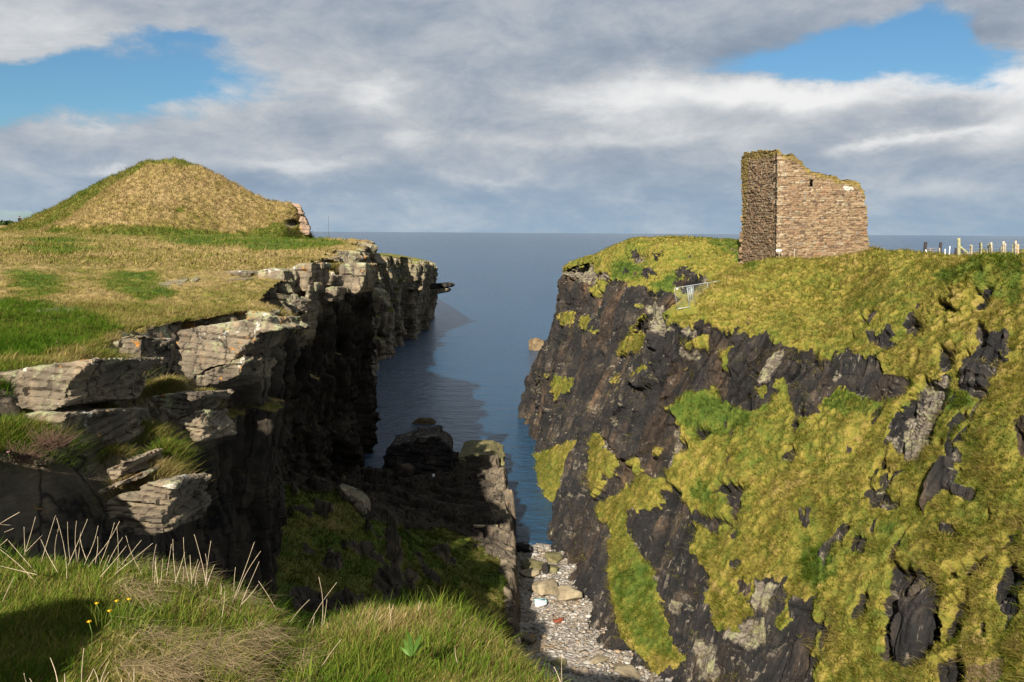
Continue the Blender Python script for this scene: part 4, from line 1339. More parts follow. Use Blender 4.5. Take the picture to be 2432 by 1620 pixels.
# ------------------------------------------------------------------ security fence panels
def panel(tl, tr, bl_, br, label, clips):
    tl, tr, bl_, br = (np.asarray(k, float) for k in (tl, tr, bl_, br))
    root = empty('security_barrier', bl_, label, 'security barrier', 'security barriers in the ditch')
    L = lambda k: local(bl_, k)
    f = MB()
    ux = (tr - tl) / np.linalg.norm(tr - tl)
    uz = (tl - bl_) / np.linalg.norm(tl - bl_)
    c = 0.12
    top = [bl_ - uz * 0.12, tl - uz * c, tl - uz * c * .3 + ux * c * .3, tl + ux * c, tr - ux * c, tr - ux * c * .3 - uz * c * .3, tr - uz * c, br - uz * 0.12]
    f.tube([L(k) for k in top], 0.026, 6)
    f.tube([L(bl_ + uz * 0.08), L(br + uz * 0.08)], 0.022, 6)
    f.build('frame', M_GALV, root)
    for t in (0.33, 0.67):
        u = MB()
        u.tube([L(bl_ * (1 - t) + br * t + uz * .08), L(tl * (1 - t) + tr * t)], 0.018, 5)
        u.build('upright', M_GALV, root)
    w = MB()
    nx, nz = 34, 12
    for k in range(1, nx):
        t = k / nx
        w.tube([L(bl_ * (1 - t) + br * t + uz * .08), L(tl * (1 - t) + tr * t)], 0.0035, 3)
    for k in range(1, nz):
        t = k / nz
        w.tube([L(bl_ * (1 - t) + tl * t), L(br * (1 - t) + tr * t)], 0.0035, 3)
    w.build('wire_mesh', M_GALV, root)
    for (t, s_) in clips:
        p_ = tl * (1 - t) + tr * t - uz * s_
        nrm = np.cross(ux, uz)
        MB().box(L(p_ - nrm * 0.03 * np.sign(nrm[1] + 1e-6)), ux * 0.10, nrm * 0.008, uz * 0.055).build('tag_plate', M_WHITE, root)
    return root


up2 = np.array([0, 0, 1.86])
a1, b1 = P(1601, 684, 66.3), P(1717, 666, 69.3)
c1 = P(1610, 736, 66.3)
d1 = b1 - up2 + (c1 - (a1 - up2)) * 0.8
panel(a1, b1, c1, d1, 'long galvanised mesh fence panel at the open cliff-side end of the ditch', [(0.055, 0.13), (0.955, 0.14)])
a2, b2 = P(1631, 681, 66.9), P(1646, 678, 69.8)
panel(a2, b2, P(1638, 729, 66.9), P(1652, 724, 69.8), 'mesh fence panel turned end-on behind the long one as a brace', [(0.30, 0.12)])
a3, b3 = P(1718, 667, 69.4), P(1752, 655, 72.2)
panel(a3, b3, a3 - up2, b3 - up2, 'mesh fence panel running up the ditch and vanishing behind the turf shoulder', [])

# ------------------------------------------------------------------ posts, gate and wires on the right skyline
def yfor(px):
    return float(np.interp(px, [2190, 2250, 2300, 2360, 2440], [63, 61, 58.5, 56, 53.5]))


POSTS = [  # top x, top y, foot x, foot y, radius, material, label
    (2277, 565.5, 2277, 606, 0.125, M_POSTGREEN, 'thick lichened straining post, tallest of the fence, with a slanting strut'),
    (2305.5, 581, 2302.5, 606, 0.045, M_POST, 'slim leaning post touching the foot of the strut, left of its pair'),
    (2308, 582, 2307, 606, 0.060, M_POST, 'thicker post of the pair at the foot of the strut'),
    (2327.3, 576.5, 2327.5, 608, 0.050, M_POSTDARK, 'dark-edged post of the second pair right of the straining post'),
    (2330.5, 576, 2330, 608, 0.060, M_POSTGREEN, 'greenish post in the second pair right of the straining post'),
    (2347.5, 580.5, 2343.5, 610, 0.055, M_POST, 'post leaning right, left of the bunch of three'),
    (2350.5, 577, 2350.8, 610, 0.060, M_POSTGREEN, 'middle post of the bunch of three'),
    (2354, 575.5, 2355.5, 610, 0.070, M_POST, 'palest and thickest post, right of the bunch of three'),
    (2378.6, 584, 2377.6, 612, 0.045, M_POST, 'shortest post on the left of the tall white one'),
    (2383, 573.5, 2383, 614, 0.085, M_POST, 'tall bleached white post between two slim ones'),
    (2387.8, 578, 2386.8, 612, 0.050, M_POST, 'slim post close on the right of the tall bleached one'),
    (2406.5, 579, 2403, 614, 0.065, M_POSTGREEN, 'mottled greenish post leaning right near the picture edge'),
    (2412, 572, 2412.5, 616, 0.075, M_POST, 'tallest post of the last bunch at the picture edge'),
    (2417.5, 580, 2416, 618, 0.080, mat_flat('orange_wood', (0.47, 0.33, 0.19), 0.9, 0.3, 8), 'orange-brown post in the last bunch at the picture edge'),
]
for (tx, ty, bx, by, r, mt, lab) in POSTS:
    Y = yfor(bx)
    b_ = P(bx, by, Y)
    t_ = P(tx, ty, Y)
    root = empty('fence_post', b_, lab, 'fence post', 'fence posts on the right skyline')
    ax = local(b_, t_)
    m1 = MB()
    k = np.linspace(-0.5, 1, 9)[:, None]
    bend = np.array([0.02, 0.01, 0]) * np.sin(k * 3.0)
    m1.tube(k * ax + bend, r * 1.08, 8, r * 0.92)
    m1.build('shaft', mt, root, True)
    if r > 0.12:
        e = local(b_, P(2304, 607, Y - 0.3))
        MB().tube([ax * 0.55, e * 0.5 + ax * 0.27 + np.array([0, 0, 0.03]), e], 0.075, 7).build('strut', M_POSTGREEN, root, True)
        MB().tube([ax * 0.35 + np.array([0.15, -.05, 0]), e * 0.55 + np.array([0, -.05, -.1])], 0.035, 5).build('brace_rod', M_POSTDARK, root)
        MB().tube([ax * 0.42 + np.array([-.13, .1, 0]), np.array([-.16, .1, -.3])], 0.11, 7).build('back_post', M_POSTDARK, root)

for (tx, ty, bx, by, r, lab) in ((2244.8, 591.5, 2244.6, 604, 0.035, 'low white stake, first right of the dark gate'), (2255.8, 585, 2254.6, 604, 0.035, 'thin leaning white stake between the gate and the straining post')):
    Y = yfor(bx)
    b_ = P(bx, by, Y)
    o = MB().tube(np.linspace(-0.4, 1, 5)[:, None] * local(b_, P(tx, ty, Y)), r, 6).build('stake', M_WHITE)
    o.location = b_
    tag(o, lab, 'stake')
wires = MB()
for k, y0 in enumerate((583.5, 591, 597, 602.5)):
    pts = [P(2281 + 12 * j, y0 - 0.4 + 0.0 * j + (0.6 if j % 2 else 0) + j * 0.15 * (k - 1), yfor(2281 + 12 * j) - 0.1) for j in range(16)]
    wires.tube(pts, 0.009, 4)
wo_ = wires.build('fence_wires', M_GALV)
tag(wo_, 'four thin wires strung between the posts on the right skyline', 'fence wire')
gY = 63.0
gl, gr = P(2196.5, 608, gY), P(2232.5, 603, gY)
gate = empty('field_gate', gl, 'old dark field gate with sagging rail and grey sheet, left end of the fence', 'gate')
L = lambda k: local(gl, k)
MB().box(L(P(2196.8, 597, gY)), (0.09, 0, 0), (0, 0.09, 0), (0, 0, 0.72)).build('gate_post', M_POSTDARK, gate)
MB().box(L(P(2233, 594, gY)), (0.075, 0, 0), (0, 0.075, 0), (0, 0, 0.60)).build('gate_post', M_POSTDARK, gate)
mbg = MB()
for ya, yb in ((589.5, 589.5), (595, 595.5), (600.5, 600)):
    mbg.tube([L(P(2198, ya, gY)), L(P(2215, ya + .6, gY)), L(P(2232, yb, gY))], 0.028, 6)
mbg.tube([L(P(2199, 590, gY)), L(P(2206, 607, gY))], 0.035, 6)
mbg.tube([L(P(2209.5, 590.5, gY)), L(P(2209.5, 608, gY))], 0.04, 6)
mbg.build('rail', mat_flat('grey_rail', (0.20, 0.17, 0.16), 0.8, 0.3, 8), gate)
MB().box(L(P(2205, 602, gY + .1)), (0.13, 0, 0), (0, 0.012, 0), (0, 0, 0.20)).build('sheet', mat_flat('grey_sheet', (0.30, 0.31, 0.34), 0.6, 0.15, 5), gate)
MB().tube([L(P(2198.5, 593, gY - .1)), L(P(2201.5, 608, gY - .1))], 0.045, 6).build('white_stake', M_WHITE, gate)
MB().tube([L(P(2231.5, 589, gY - .1)), L(P(2231.8, 604, gY - .1))], 0.04, 6).build('white_stake', M_POST, gate)

# ------------------------------------------------------------------ jointed blocks along the near rim
def block(name, label, poly, Y, thick, lean=0.012, voxel=0.07, seed=0, back=(0.12, 1.0, -0.06), mat=None, bed=0.16, amp=0.07, cat='rock ledge', group='rock ledges on the near cliff'):
    """A jointed ledge: the outline traced on a face at depth Y, carried back by its real thickness, with beds and broken faces."""
    pl = np.array(poly, float)
    ym = pl[:, 1].mean()
    Yv = Y + (ym - pl[:, 1]) * lean * Y / 110.0
    fr = P(pl[:, 0], pl[:, 1], Yv)
    bk = fr + thick * np.array(back)
    c = fr.mean(0)
    bm = bmesh.new()
    a = [bm.verts.new(p - c) for p in fr]
    b = [bm.verts.new(p - c) for p in bk]
    bm.faces.new(a)
    bm.faces.new(b[::-1])
    n = len(a)
    for k in range(n):
        bm.faces.new((a[k], b[k], b[(k + 1) % n], a[(k + 1) % n]))
    bmesh.ops.triangulate(bm, faces=bm.faces[:])
    bmesh.ops.recalc_face_normals(bm, faces=bm.faces[:])
    me = bpy.data.meshes.new(name + '_raw')
    bm.to_mesh(me)
    bm.free()
    o = bpy.data.objects.new(name, me)
    COL.objects.link(o)
    md = o.modifiers.new('r', 'REMESH')
    md.mode = 'VOXEL'
    md.voxel_size = voxel
    dg = bpy.context.evaluated_depsgraph_get()
    me2 = bpy.data.meshes.new_from_object(o.evaluated_get(dg))
    o.modifiers.clear()
    o.data = me2
    me2.name = name
    bpy.data.meshes.remove(me)
    nv = len(me2.vertices)
    co = np.empty(nv * 3, np.float32)
    me2.vertices.foreach_get('co', co)
    co = co.reshape(-1, 3).astype(float)
    nr = np.empty(nv * 3, np.float32)
    me2.vertices.foreach_get('normal', nr)
    nr = nr.reshape(-1, 3).astype(float)
    wp = co + c
    tiltz = wp[:, 2] + 0.10 * wp[:, 0] - 0.05 * wp[:, 1] + 0.04 * fbm(wp * 1.2, 3, seed)
    bi = np.floor(tiltz / bed).astype(np.int64)
    col_ = np.floor((wp[:, 0] * 0.9 + wp[:, 1] * 0.5 + 0.5 * hsh(bi, 0 * bi, 0 * bi, seed)) / 0.9).astype(np.int64)
    h = hsh(bi, col_, 0 * bi, seed + 1) - 0.5
    edge = np.abs((tiltz / bed) % 1 - 0.5) * 2
    side = 1 - np.abs(nr[:, 2]) ** 2
    d = side * (amp * 3.4 * h - amp * 1.0 * np.clip((edge - 0.72) / 0.28, 0, 1)) + 0.75 * amp * rocky(wp, basis((0.1, 0.25, 0.96)), 1.1 * max(1.0, Y / 30.0), 1.3, 0.45, seed + 6) + 0.25 * amp * fbm(wp * 7, 3, seed + 3)
    co = co + nr * d[:, None]
    me2.vertices.foreach_set('co', co.astype(np.float32).ravel())
    pa = me2.attributes.new('pale', 'FLOAT', 'POINT')
    pa.data.foreach_set('value', (0.30 * np.clip(nr[:, 2], 0, 1) + 0.30 * smooth(co[:, 2], -0.2, 0.6)).astype(np.float32))
    me2.polygons.foreach_set('use_smooth', np.zeros(len(me2.polygons), bool))
    me2.materials.clear()
    me2.materials.append(mat or M_BLOCK)
    me2.update()
    o.location = c
    return tag(o, label, cat, group)


D_ = lambda pts: Z1(pts, 500, 560, 0.1913)
N_ = lambda pts: Z1(pts, 0, 760, 0.2124)
E_ = lambda pts: Z1(pts, 0, 780, 0.2974)
block('rock_ledge', 'big lichen-white ledge at the left edge with orange crust along its top', [(-90, 884), (0, 884), (74, 872), (183, 857), (228, 852), (205, 870), (186, 886), (170, 900), (158, 930), (147, 964), (120, 972), (93, 974), (60, 966), (-90, 950)], 17.5, 3.4, 0.03, 0.040, 1, back=(0.02, 1.0, -0.15))
block('rock_ledge', 'darker lower ledge under the big lichen-white one', [(60, 985), (90, 980), (157, 984), (152, 998), (147, 1012), (150, 1060), (120, 1100), (70, 1100), (80, 1010)], 16.6, 3.4, 0.02, 0.040, 2, back=(0.04, 1.0, -0.18))
block('rock_ledge', 'squat mossy block beside a black cleft, between the two big ledges', [(272, 812), (284, 800), (310, 794), (336, 797), (336, 840), (333, 875), (318, 890), (300, 885), (288, 862)], 23.2, 1.7, 0.02, 0.040, 3, back=(0.10, 1.0, -0.20))
block('rock_ledge', 'long flat slab crusted pale green and orange, largest on the near rim', [(378, 800), (420, 786), (500, 772), (560, 762), (612, 753), (638, 752), (645, 768), (670, 776), (672, 783), (650, 786), (618, 789), (600, 810), (580, 828), (552, 850), (546, 866), (500, 872), (470, 890), (444, 905), (425, 890), (400, 872), (392, 852), (385, 830)], 29.5, 3.6, 0.036, 0.055, 4, bed=0.20, back=(0.05, 1.0, -0.10))
block('rock_ledge', 'undercut grey lip below the long flat slab', [(415, 875), (470, 888), (540, 862), (580, 842), (586, 850), (570, 892), (540, 905), (470, 918), (440, 915)], 29.0, 3.0, 0.02, 0.055, 5, back=(0.05, 1.0, -0.20))
block('rock_ledge', 'pale green capped ledge below the orange grass tuft', [(362, 946), (380, 938), (430, 934), (475, 934), (474, 942), (452, 952), (443, 968), (437, 988), (420, 998), (402, 996), (385, 975), (372, 962)], 21.2, 1.9, 0.02, 0.036, 6, bed=0.12, back=(0.08, 1.0, -0.17))
block('rock_ledge', 'thin-bedded yellowish ledge stepping down under the pale green capped one', [(428, 996), (445, 990), (462, 974), (466, 990), (472, 1000), (486, 1012), (490, 1024), (482, 1038), (470, 1046), (452, 1035), (438, 1018)], 21.0, 2.1, 0.02, 0.036, 7, bed=0.10, back=(0.08, 1.0, -0.20))
block('rock_ledge', 'lowest sunlit ledge with bright orange lichen spots above the dry stalks', [(262, 1195), (275, 1182), (300, 1176), (328, 1170), (330, 1156), (360, 1146), (400, 1142), (412, 1150), (406, 1170), (402, 1200), (396, 1240), (386, 1262), (350, 1270), (320, 1270), (300, 1262), (285, 1245), (266, 1225)], 15.6, 1.8, 0.015, 0.034, 8, bed=0.11, back=(0.06, 1.0, -0.20))
block('rock_ledge', 'thin shelf jutting over a dark hollow, left of the lowest sunlit ledge', [(226, 1168), (240, 1158), (280, 1144), (284, 1152), (262, 1166), (236, 1176)], 15.6, 1.5, 0.02, 0.034, 9, bed=0.10)
block('rock_ledge', 'shaded leaning stone under the grass ledge, above the thin shelf', [(252, 1118), (268, 1104), (298, 1096), (290, 1112), (284, 1138), (262, 1146)], 16.0, 1.5, 0.02, 0.034, 10, bed=0.12)
block('rock_ledge', 'white-edged step farthest left in the row of ledges above the gully', D_([(180, 440), (330, 420), (510, 450), (520, 500), (440, 520), (300, 500)]), 47.0, 2.5, 0.01, 0.10, 11, bed=0.3)
block('rock_ledge', 'pale lichened step in the middle of the three grassy steps', D_([(170, 540), (300, 520), (430, 522), (470, 610), (440, 660), (250, 640)]), 44.5, 2.5, 0.01, 0.10, 12, bed=0.3)
block('rock_ledge', 'lowest of the three pale grassy steps', D_([(90, 650), (260, 635), (440, 645), (462, 750), (320, 760), (200, 700)]), 43.0, 2.5, 0.01, 0.10, 13, bed=0.3)
block('rock_ledge', 'broad pale green face above the grey wedge stone', D_([(560, 430), (640, 420), (760, 400), (905, 430), (935, 560), (880, 610), (912, 700), (860, 770), (640, 765), (640, 640), (575, 570)]), 46.0, 3.0, 0.01, 0.11, 14, bed=0.5)
block('rock_ledge', 'tall pale face with a sharp right edge and a dark crack', D_([(960, 420), (1100, 345), (1278, 325), (1272, 430), (1225, 560), (1190, 700), (1120, 690), (1000, 640), (975, 560)]), 48.0, 3.2, 0.01, 0.11, 15, bed=0.5)
block('rock_ledge', 'long thin fin standing out from the wall below the tall pale face', D_([(1185, 600), (1225, 560), (1240, 640), (1210, 860), (1190, 1000), (1120, 1300), (1030, 1440), (1060, 1200), (1120, 960), (1150, 780)]), 47.0, 2.0, 0.0, 0.11, 16, bed=0.6)
block('rock_ledge', 'grey stone wedge pointing up below the broad pale green face', D_([(925, 725), (985, 800), (1085, 950), (960, 930), (865, 920), (890, 820)]), 43.5, 1.5, 0.02, 0.09, 17, mat=M_BLOCK)
block('rock_ledge', 'small rounded block, first left of the grey wedge stone', D_([(680, 775), (760, 755), (875, 765), (840, 840), (820, 900), (700, 890)]), 43.2, 1.8, 0.01, 0.10, 18)
block('rock_ledge', 'small upright block at the tan grass, second left of the grey wedge', D_([(560, 765), (640, 755), (660, 850), (665, 920), (580, 880)]), 42.0, 1.8, 0.01, 0.10, 19)
block('rock_ledge', 'cracked block right of the grey wedge stone', D_([(975, 760), (1060, 775), (1135, 815), (1100, 935), (1060, 890), (1040, 820)]), 44.5, 1.8, 0.01, 0.10, 20)
block('rock_ledge', 'squarish pale block in the shadowed bay', D_([(1410, 655), (1500, 630), (1585, 640), (1535, 815), (1410, 790)]), 54.5, 2.2, 0.01, 0.12, 21, bed=0.6)
block('rock_ledge', 'grey block at the top of the shadowed bay', D_([(1310, 500), (1400, 480), (1500, 490), (1490, 620), (1420, 660), (1380, 590)]), 57.0, 2.6, 0.01, 0.12, 22, bed=0.6)
block('rock_ledge', 'pinkish-brown broad buttress right of the shadowed bay', D_([(1600, 350), (1760, 330), (1935, 335), (1930, 440), (1900, 600), (1850, 700), (1760, 730), (1620, 700), (1560, 580), (1590, 450)]), 63.0, 3.0, 0.01, 0.14, 23, bed=0.6)
block('rock_ledge', 'small orange-capped block at the far corner of the plateau', D_([(1935, 205), (2015, 195), (2025, 260), (2110, 345), (2010, 360), (1960, 300)]), 100.0, 3.5, 0.01, 0.18, 24, bed=0.7)
block('rock_ledge', 'sunlit yellowish buttress low on the corner of the cliff', D_([(1965, 650), (2030, 640), (2110, 690), (2150, 790), (2190, 880), (2120, 950), (2040, 955), (1990, 860)]), 99.0, 3.0, 0.01, 0.18, 25, bed=0.9)
block('rock_ledge', 'dark ledge jutting over the water at the tip of the far headland', [(1000, 672), (1040, 673), (1060, 670), (1072, 674), (1070, 681), (1052, 684), (1000, 688)], 221.0, 5.0, 0.0, 0.35, 26, mat=M_DARKSTONE, bed=0.8, amp=0.2)
block('rock_ledge', 'lower grey ledge jutting under the dark one at the far headland tip', [(1000, 688), (1036, 686), (1058, 684), (1066, 688), (1056, 694), (1000, 704)], 221.0, 5.0, 0.0, 0.35, 27, bed=0.8, amp=0.2)

def flat_stone(lab, poly, seed):
    """A slab lying in the turf: its outline set down on the ground, with a real thickness below."""
    pl = np.array(poly, float)
    z = np.full(len(pl), 24.0)
    for _ in range(12):
        p_ = np.array([Pz(pl[i, 0], pl[i, 1], z[i]) for i in range(len(pl))])
        z = zp(p_[:, 1]) + 0.10
    c = p_.mean(0)
    n = len(p_)
    m = 10
    top = [c * (1 - t) + p_ * t for t in np.linspace(0.06, 1, m)]
    lay = top + [p_ + np.array([0, -0.03, -0.12]), p_ + np.array([0, 0, -0.6])]
    # refine round the rim
    k = 6
    R_ = []
    for L_ in lay:
        nx = np.roll(L_, -1, 0)
        R_.append(np.concatenate([L_[i] + (nx[i] - L_[i]) * np.linspace(0, 1, k, endpoint=False)[:, None] for i in range(n)]))
    R_ = np.array(R_)
    R_[:m, :, 2] += 0.05 * fbm(R_[:m] * 1.6, 4, seed) + 0.05 * (hsh(np.floor((R_[:m, :, 1] + 0.3 * R_[:m, :, 0]) / 0.5).astype(np.int64), np.zeros(R_[:m, :, 0].shape, np.int64), np.zeros(R_[:m, :, 0].shape, np.int64), seed) - 0.5)
    R_[..., :2] += 0.10 * np.stack([fbm(R_ * 1.3, 3, seed + 1), fbm(R_ * 1.3, 3, seed + 2)], -1)
    N = R_.shape[1]
    i = np.arange(R_.shape[0] * N).reshape(R_.shape[0], N)
    j = np.roll(i, -1, 1)
    f = np.stack([i[:-1], i[1:], j[1:], j[:-1]], -1).reshape(-1, 4)
    o = mesh_np('flat_stone', R_.reshape(-1, 3) - c, [f, np.stack([np.full(N, 0), i[0], j[0]], -1)[1:-1]], [M_BLOCK], {'pale': np.full(R_.shape[0] * N, 0.5)}, flat=True)
    o.location = c
    return tag(o, lab, 'flat stone', 'flat stones in the plateau turf')


# flat stones showing through the turf of the plateau
for k, (poly, Y, lab) in enumerate([([(366, 688), (380, 668), (420, 662), (446, 660), (440, 672), (420, 682)], 41.5, 'broad white-grey slab lying flat in the plateau grass'), ([(452, 664), (466, 656), (472, 662), (458, 670)], 43.0, 'small pale stone just right of the broad flat slab'),
                                   ([(84, 740), (110, 728), (170, 725), (196, 734), (150, 740)], 33.0, 'thin grey slab lying in the plateau grass, nearest the camera'), ([(105, 646), (112, 640), (124, 644), (118, 650)], 51.0, 'small pale stone on the bare path'),
                                   ([(2, 634), (60, 626), (160, 628), (164, 634), (80, 636), (10, 640)], 54.5, 'long low line of white stone along the bare path'), ([(110, 672), (140, 664), (150, 670), (148, 678), (120, 678)], 43.5, 'grey stone half sunk in the grass left of the path')]):
    flat_stone(lab, poly, 40 + k)

# ------------------------------------------------------------------ stone wall at the end of the mound
def mat_wall():
    m, q, b = new_mat('pink_stone_wall')
    pos = q.pos()
    c = q.ramp(q.noise(pos, 0.8, 5, 0.6), [(0.3, (0.18, 0.125, 0.085)), (0.5, (0.29, 0.205, 0.145)), (0.7, (0.34, 0.25, 0.17))])
    c = q.mix(q.m('MULTIPLY', q.step(q.noise(pos, 0.5, 4, 0.6), 0.55, 0.65), 0.6), c, (0.42, 0.26, 0.06))
    q.put(b.inputs['Base Color'], c)
    q.put(b.inputs['Normal'], q.bump(q.noise(q.scalev(pos, (1, 1, 3)), 1.6, 6, 0.7), 1.0, 0.2))
    return m


M_PINK = mat_wall()
ww = empty('ruined_wall', P(722, 550, 114.5), 'sunlit pinkish stone wall end at the right foot of the grass mound', 'ruined wall')
for k, (poly, nm) in enumerate([([(690, 482), (711, 483), (716, 494), (723, 509), (712, 510), (708, 499), (700, 492)], 'capping'), ([(712, 511), (725, 511), (731, 524), (734, 535), (712, 531)], 'upper_course'), ([(712, 532), (734, 536), (735, 558), (722, 556), (706, 546)], 'lower_course')]):
    o = block(nm, '', poly, 114.2 + 0.05 * k, 6.0, 0.01, 0.16, 60 + k, back=(-0.25, 1.0, 0.0), mat=M_PINK, bed=0.5, amp=0.12)
    for key in ('label', 'category', 'group'):
        if key in o:
            del o[key]
    w = o.location.copy()
    o.parent = ww
    o.location = w - ww.location

# ------------------------------------------------------------------ person, far wall, mast
pp = P(48.5, 541, 123.0)
pr = empty('person', pp, 'person in a dark jacket standing behind the left foot of the grass mound', 'person')


def skin_body(name, joints, edges, mats, matz, parent, sub=2):
    me = bpy.data.meshes.new(name)
    me.from_pydata([j[0] for j in joints], edges, [])
    o = bpy.data.objects.new(name, me)
    COL.objects.link(o)
    sk = o.modifiers.new('s', 'SKIN')
    for v, j in zip(me.skin_vertices[0].data, joints):
        v.radius = (j[1], j[2])
    me.skin_vertices[0].data[0].use_root = True
    sb = o.modifiers.new('u', 'SUBSURF')
    sb.levels = sub
    dg = bpy.context.evaluated_depsgraph_get()
    m2 = bpy.data.meshes.new_from_object(o.evaluated_get(dg))
    o.modifiers.clear()
    o.data = m2
    m2.name = name
    bpy.data.meshes.remove(me)
    m2.materials.clear()
    for k in mats:
        m2.materials.append(k)
    for p_ in m2.polygons:
        p_.use_smooth = True
        p_.material_index = matz(p_.center)
    o.parent = parent
    return o


J = [((0, 0, .95), .15, .11), ((0, 0, 1.15), .15, .11), ((0, 0, 1.38), .19, .12), ((0, 0, 1.50), .07, .06), ((0, .02, 1.58), .085, .095), ((0, .02, 1.70), .08, .095),
     ((-.20, 0, 1.42), .07, .07), ((-.27, .02, 1.14), .05, .05), ((-.25, .10, .90), .04, .04), ((.20, 0, 1.42), .07, .07), ((.27, .02, 1.14), .05, .05), ((.25, .10, .90), .04, .04),
     ((-.10, 0, .88), .10, .10), ((-.11, .01, .48), .07, .07), ((-.11, -.01, .08), .05, .05), ((-.11, .12, .04), .045, .035), ((.10, 0, .88), .10, .10), ((.12, .06, .48), .07, .07), ((.13, .02, .08), .05, .05), ((.13, .15, .04), .045, .035)]
Ed = [(0, 1), (1, 2), (2, 3), (3, 4), (4, 5), (2, 6), (6, 7), (7, 8), (2, 9), (9, 10), (10, 11), (0, 12), (12, 13), (13, 14), (14, 15), (0, 16), (16, 17), (17, 18), (18, 19)]
skin_body('body', J, Ed, [M_JACKET, M_SKIN], lambda c_: 1 if c_.z > 1.50 or c_.z < 0.9 and abs(c_.x) > 0.21 else 0, pr)
hb = rock_mesh('hair', (0.20, 0.22, 0.16), 5, M_HAIR, planes=4, flat=0.95, sub=3, jag=0.02)
hb.parent = pr
hb.location = (0, 0.0, 1.63)
fw = block('field_wall', 'pale field wall at the left edge beyond the mound', [(-60, 538), (8, 537), (8, 545), (-60, 546)], 150.0, 1.0, 0, 0.2, 70, cat='field wall', group=None, amp=0.12, bed=0.4)
if 'group' in fw:
    del fw['group']


def leafy(name, c, size, n, seed, mat_, label, cat):
    r = np.random.default_rng(seed)
    d = r.normal(size=(n, 3))
    d /= np.linalg.norm(d, axis=1, keepdims=True)
    p = d * np.array(size) * r.uniform(0.5, 1, (n, 1)) ** 0.5
    p[:, 2] = np.abs(p[:, 2])
    a = r.normal(size=(n, 3)) * 0.22
    b = r.normal(size=(n, 3)) * 0.22
    V = np.stack([p - a, p + b, p + a, p - b], 1).reshape(-1, 3)
    o = mesh_np(name, V, np.arange(4 * n).reshape(-1, 4), [mat_], flat=True)
    o.location = c
    return tag(o, label, cat)


M_BUSH = mat_flat('dark_leaves', (0.03, 0.055, 0.012), 0.9, 0.5, 2)
leafy('low_bush', P(-4, 537, 158), (4.5, 1.2, 0.9), 700, 3, M_BUSH, 'dark low bush behind the pale field wall at the left edge', 'bush')
leafy('low_bush', P(20, 537, 156), (1.4, 1.0, 0.85), 300, 4, M_BUSH, 'small dark bush just right of the field wall, left of the person', 'bush')
o = MB().tube([(0, 0, -1), (0, 0, 3.0)], 0.018, 5).build('thin_mast', M_POSTDARK)
o.location = P(781, 566, 112)
tag(o, 'hair-thin pole standing on the plateau rim against the sea', 'pole')

# ------------------------------------------------------------------ stones and rocks by the water
def stone(name, label, px, py, size, seed, mat, z=None, Y=None, rz=0.0, tilt=(0, 0), cat='boulder', group=None, **kw):
    o = rock_mesh(name, size, seed, mat, rz=rz, tilt=tilt, **kw)
    o.location = on(px, py, Y, z)
    return tag(o, label, cat, group)


block('sea_stack', 'big black stack of layered rock standing in the water', [(900, 1150), (908, 1118), (914, 1086), (930, 1062), (958, 1054), (976, 1049), (990, 1039), (1044, 1037), (1050, 1048), (1062, 1054), (1073, 1066), (1075, 1094), (1072, 1130), (1080, 1160)], 83.0, 4.6, 0.02, 0.13, 80, back=(-0.05, 1.0, 0.02), mat=M_DARKSTONE, bed=0.5, amp=0.12, cat='sea stack', group='rocks standing at the seaward end of the shelf')
block('shelf_block', 'flat-topped layered block at the seaward end of the rock shelf', [(1090, 1086), (1120, 1080), (1165, 1080), (1180, 1087), (1196, 1092), (1195, 1112), (1182, 1128), (1184, 1160), (1100, 1160), (1104, 1118), (1092, 1104)], 85.5, 6.5, 0.02, 0.13, 81, back=(0.0, 1.0, 0.0), mat=M_TANGREEN, bed=0.4, amp=0.14, cat='rock', group='rocks standing at the seaward end of the shelf')
stone('rock', 'square dark block at the foot of the big black stack', 965, 1140, (2.4, 2.0, 1.8), 14, M_DARKSTONE, Y=80.0, flat=0.75, sub=5)
stone('sea_rock', 'small wedge-shaped rock breaking the water, lit ochre on one end', 1008, 1012, (4.2, 1.4, 1.5), 15, M_SEAROCK, z=-0.35, planes=14, flat=0.6, sub=5, rz=0.15, tilt=(0.0, -0.22), cat='sea rock')
stone('sea_rock', 'rounded ochre rock in the water against the right cliff', 1275, 836, (4.6, 4.0, 3.6), 16, M_SEAROCK, z=-0.6, planes=10, flat=0.85, sub=5, cat='sea rock')
stone('boulder', 'large grey boulder lying in the shaded grass of the gully', 832, 1208, (2.6, 1.3, 1.3), 17, M_BLOCK, Y=47.2, flat=0.7, sub=5, rz=-0.5, tilt=(0, 0.45))
GB = 'boulders on the shingle beach'
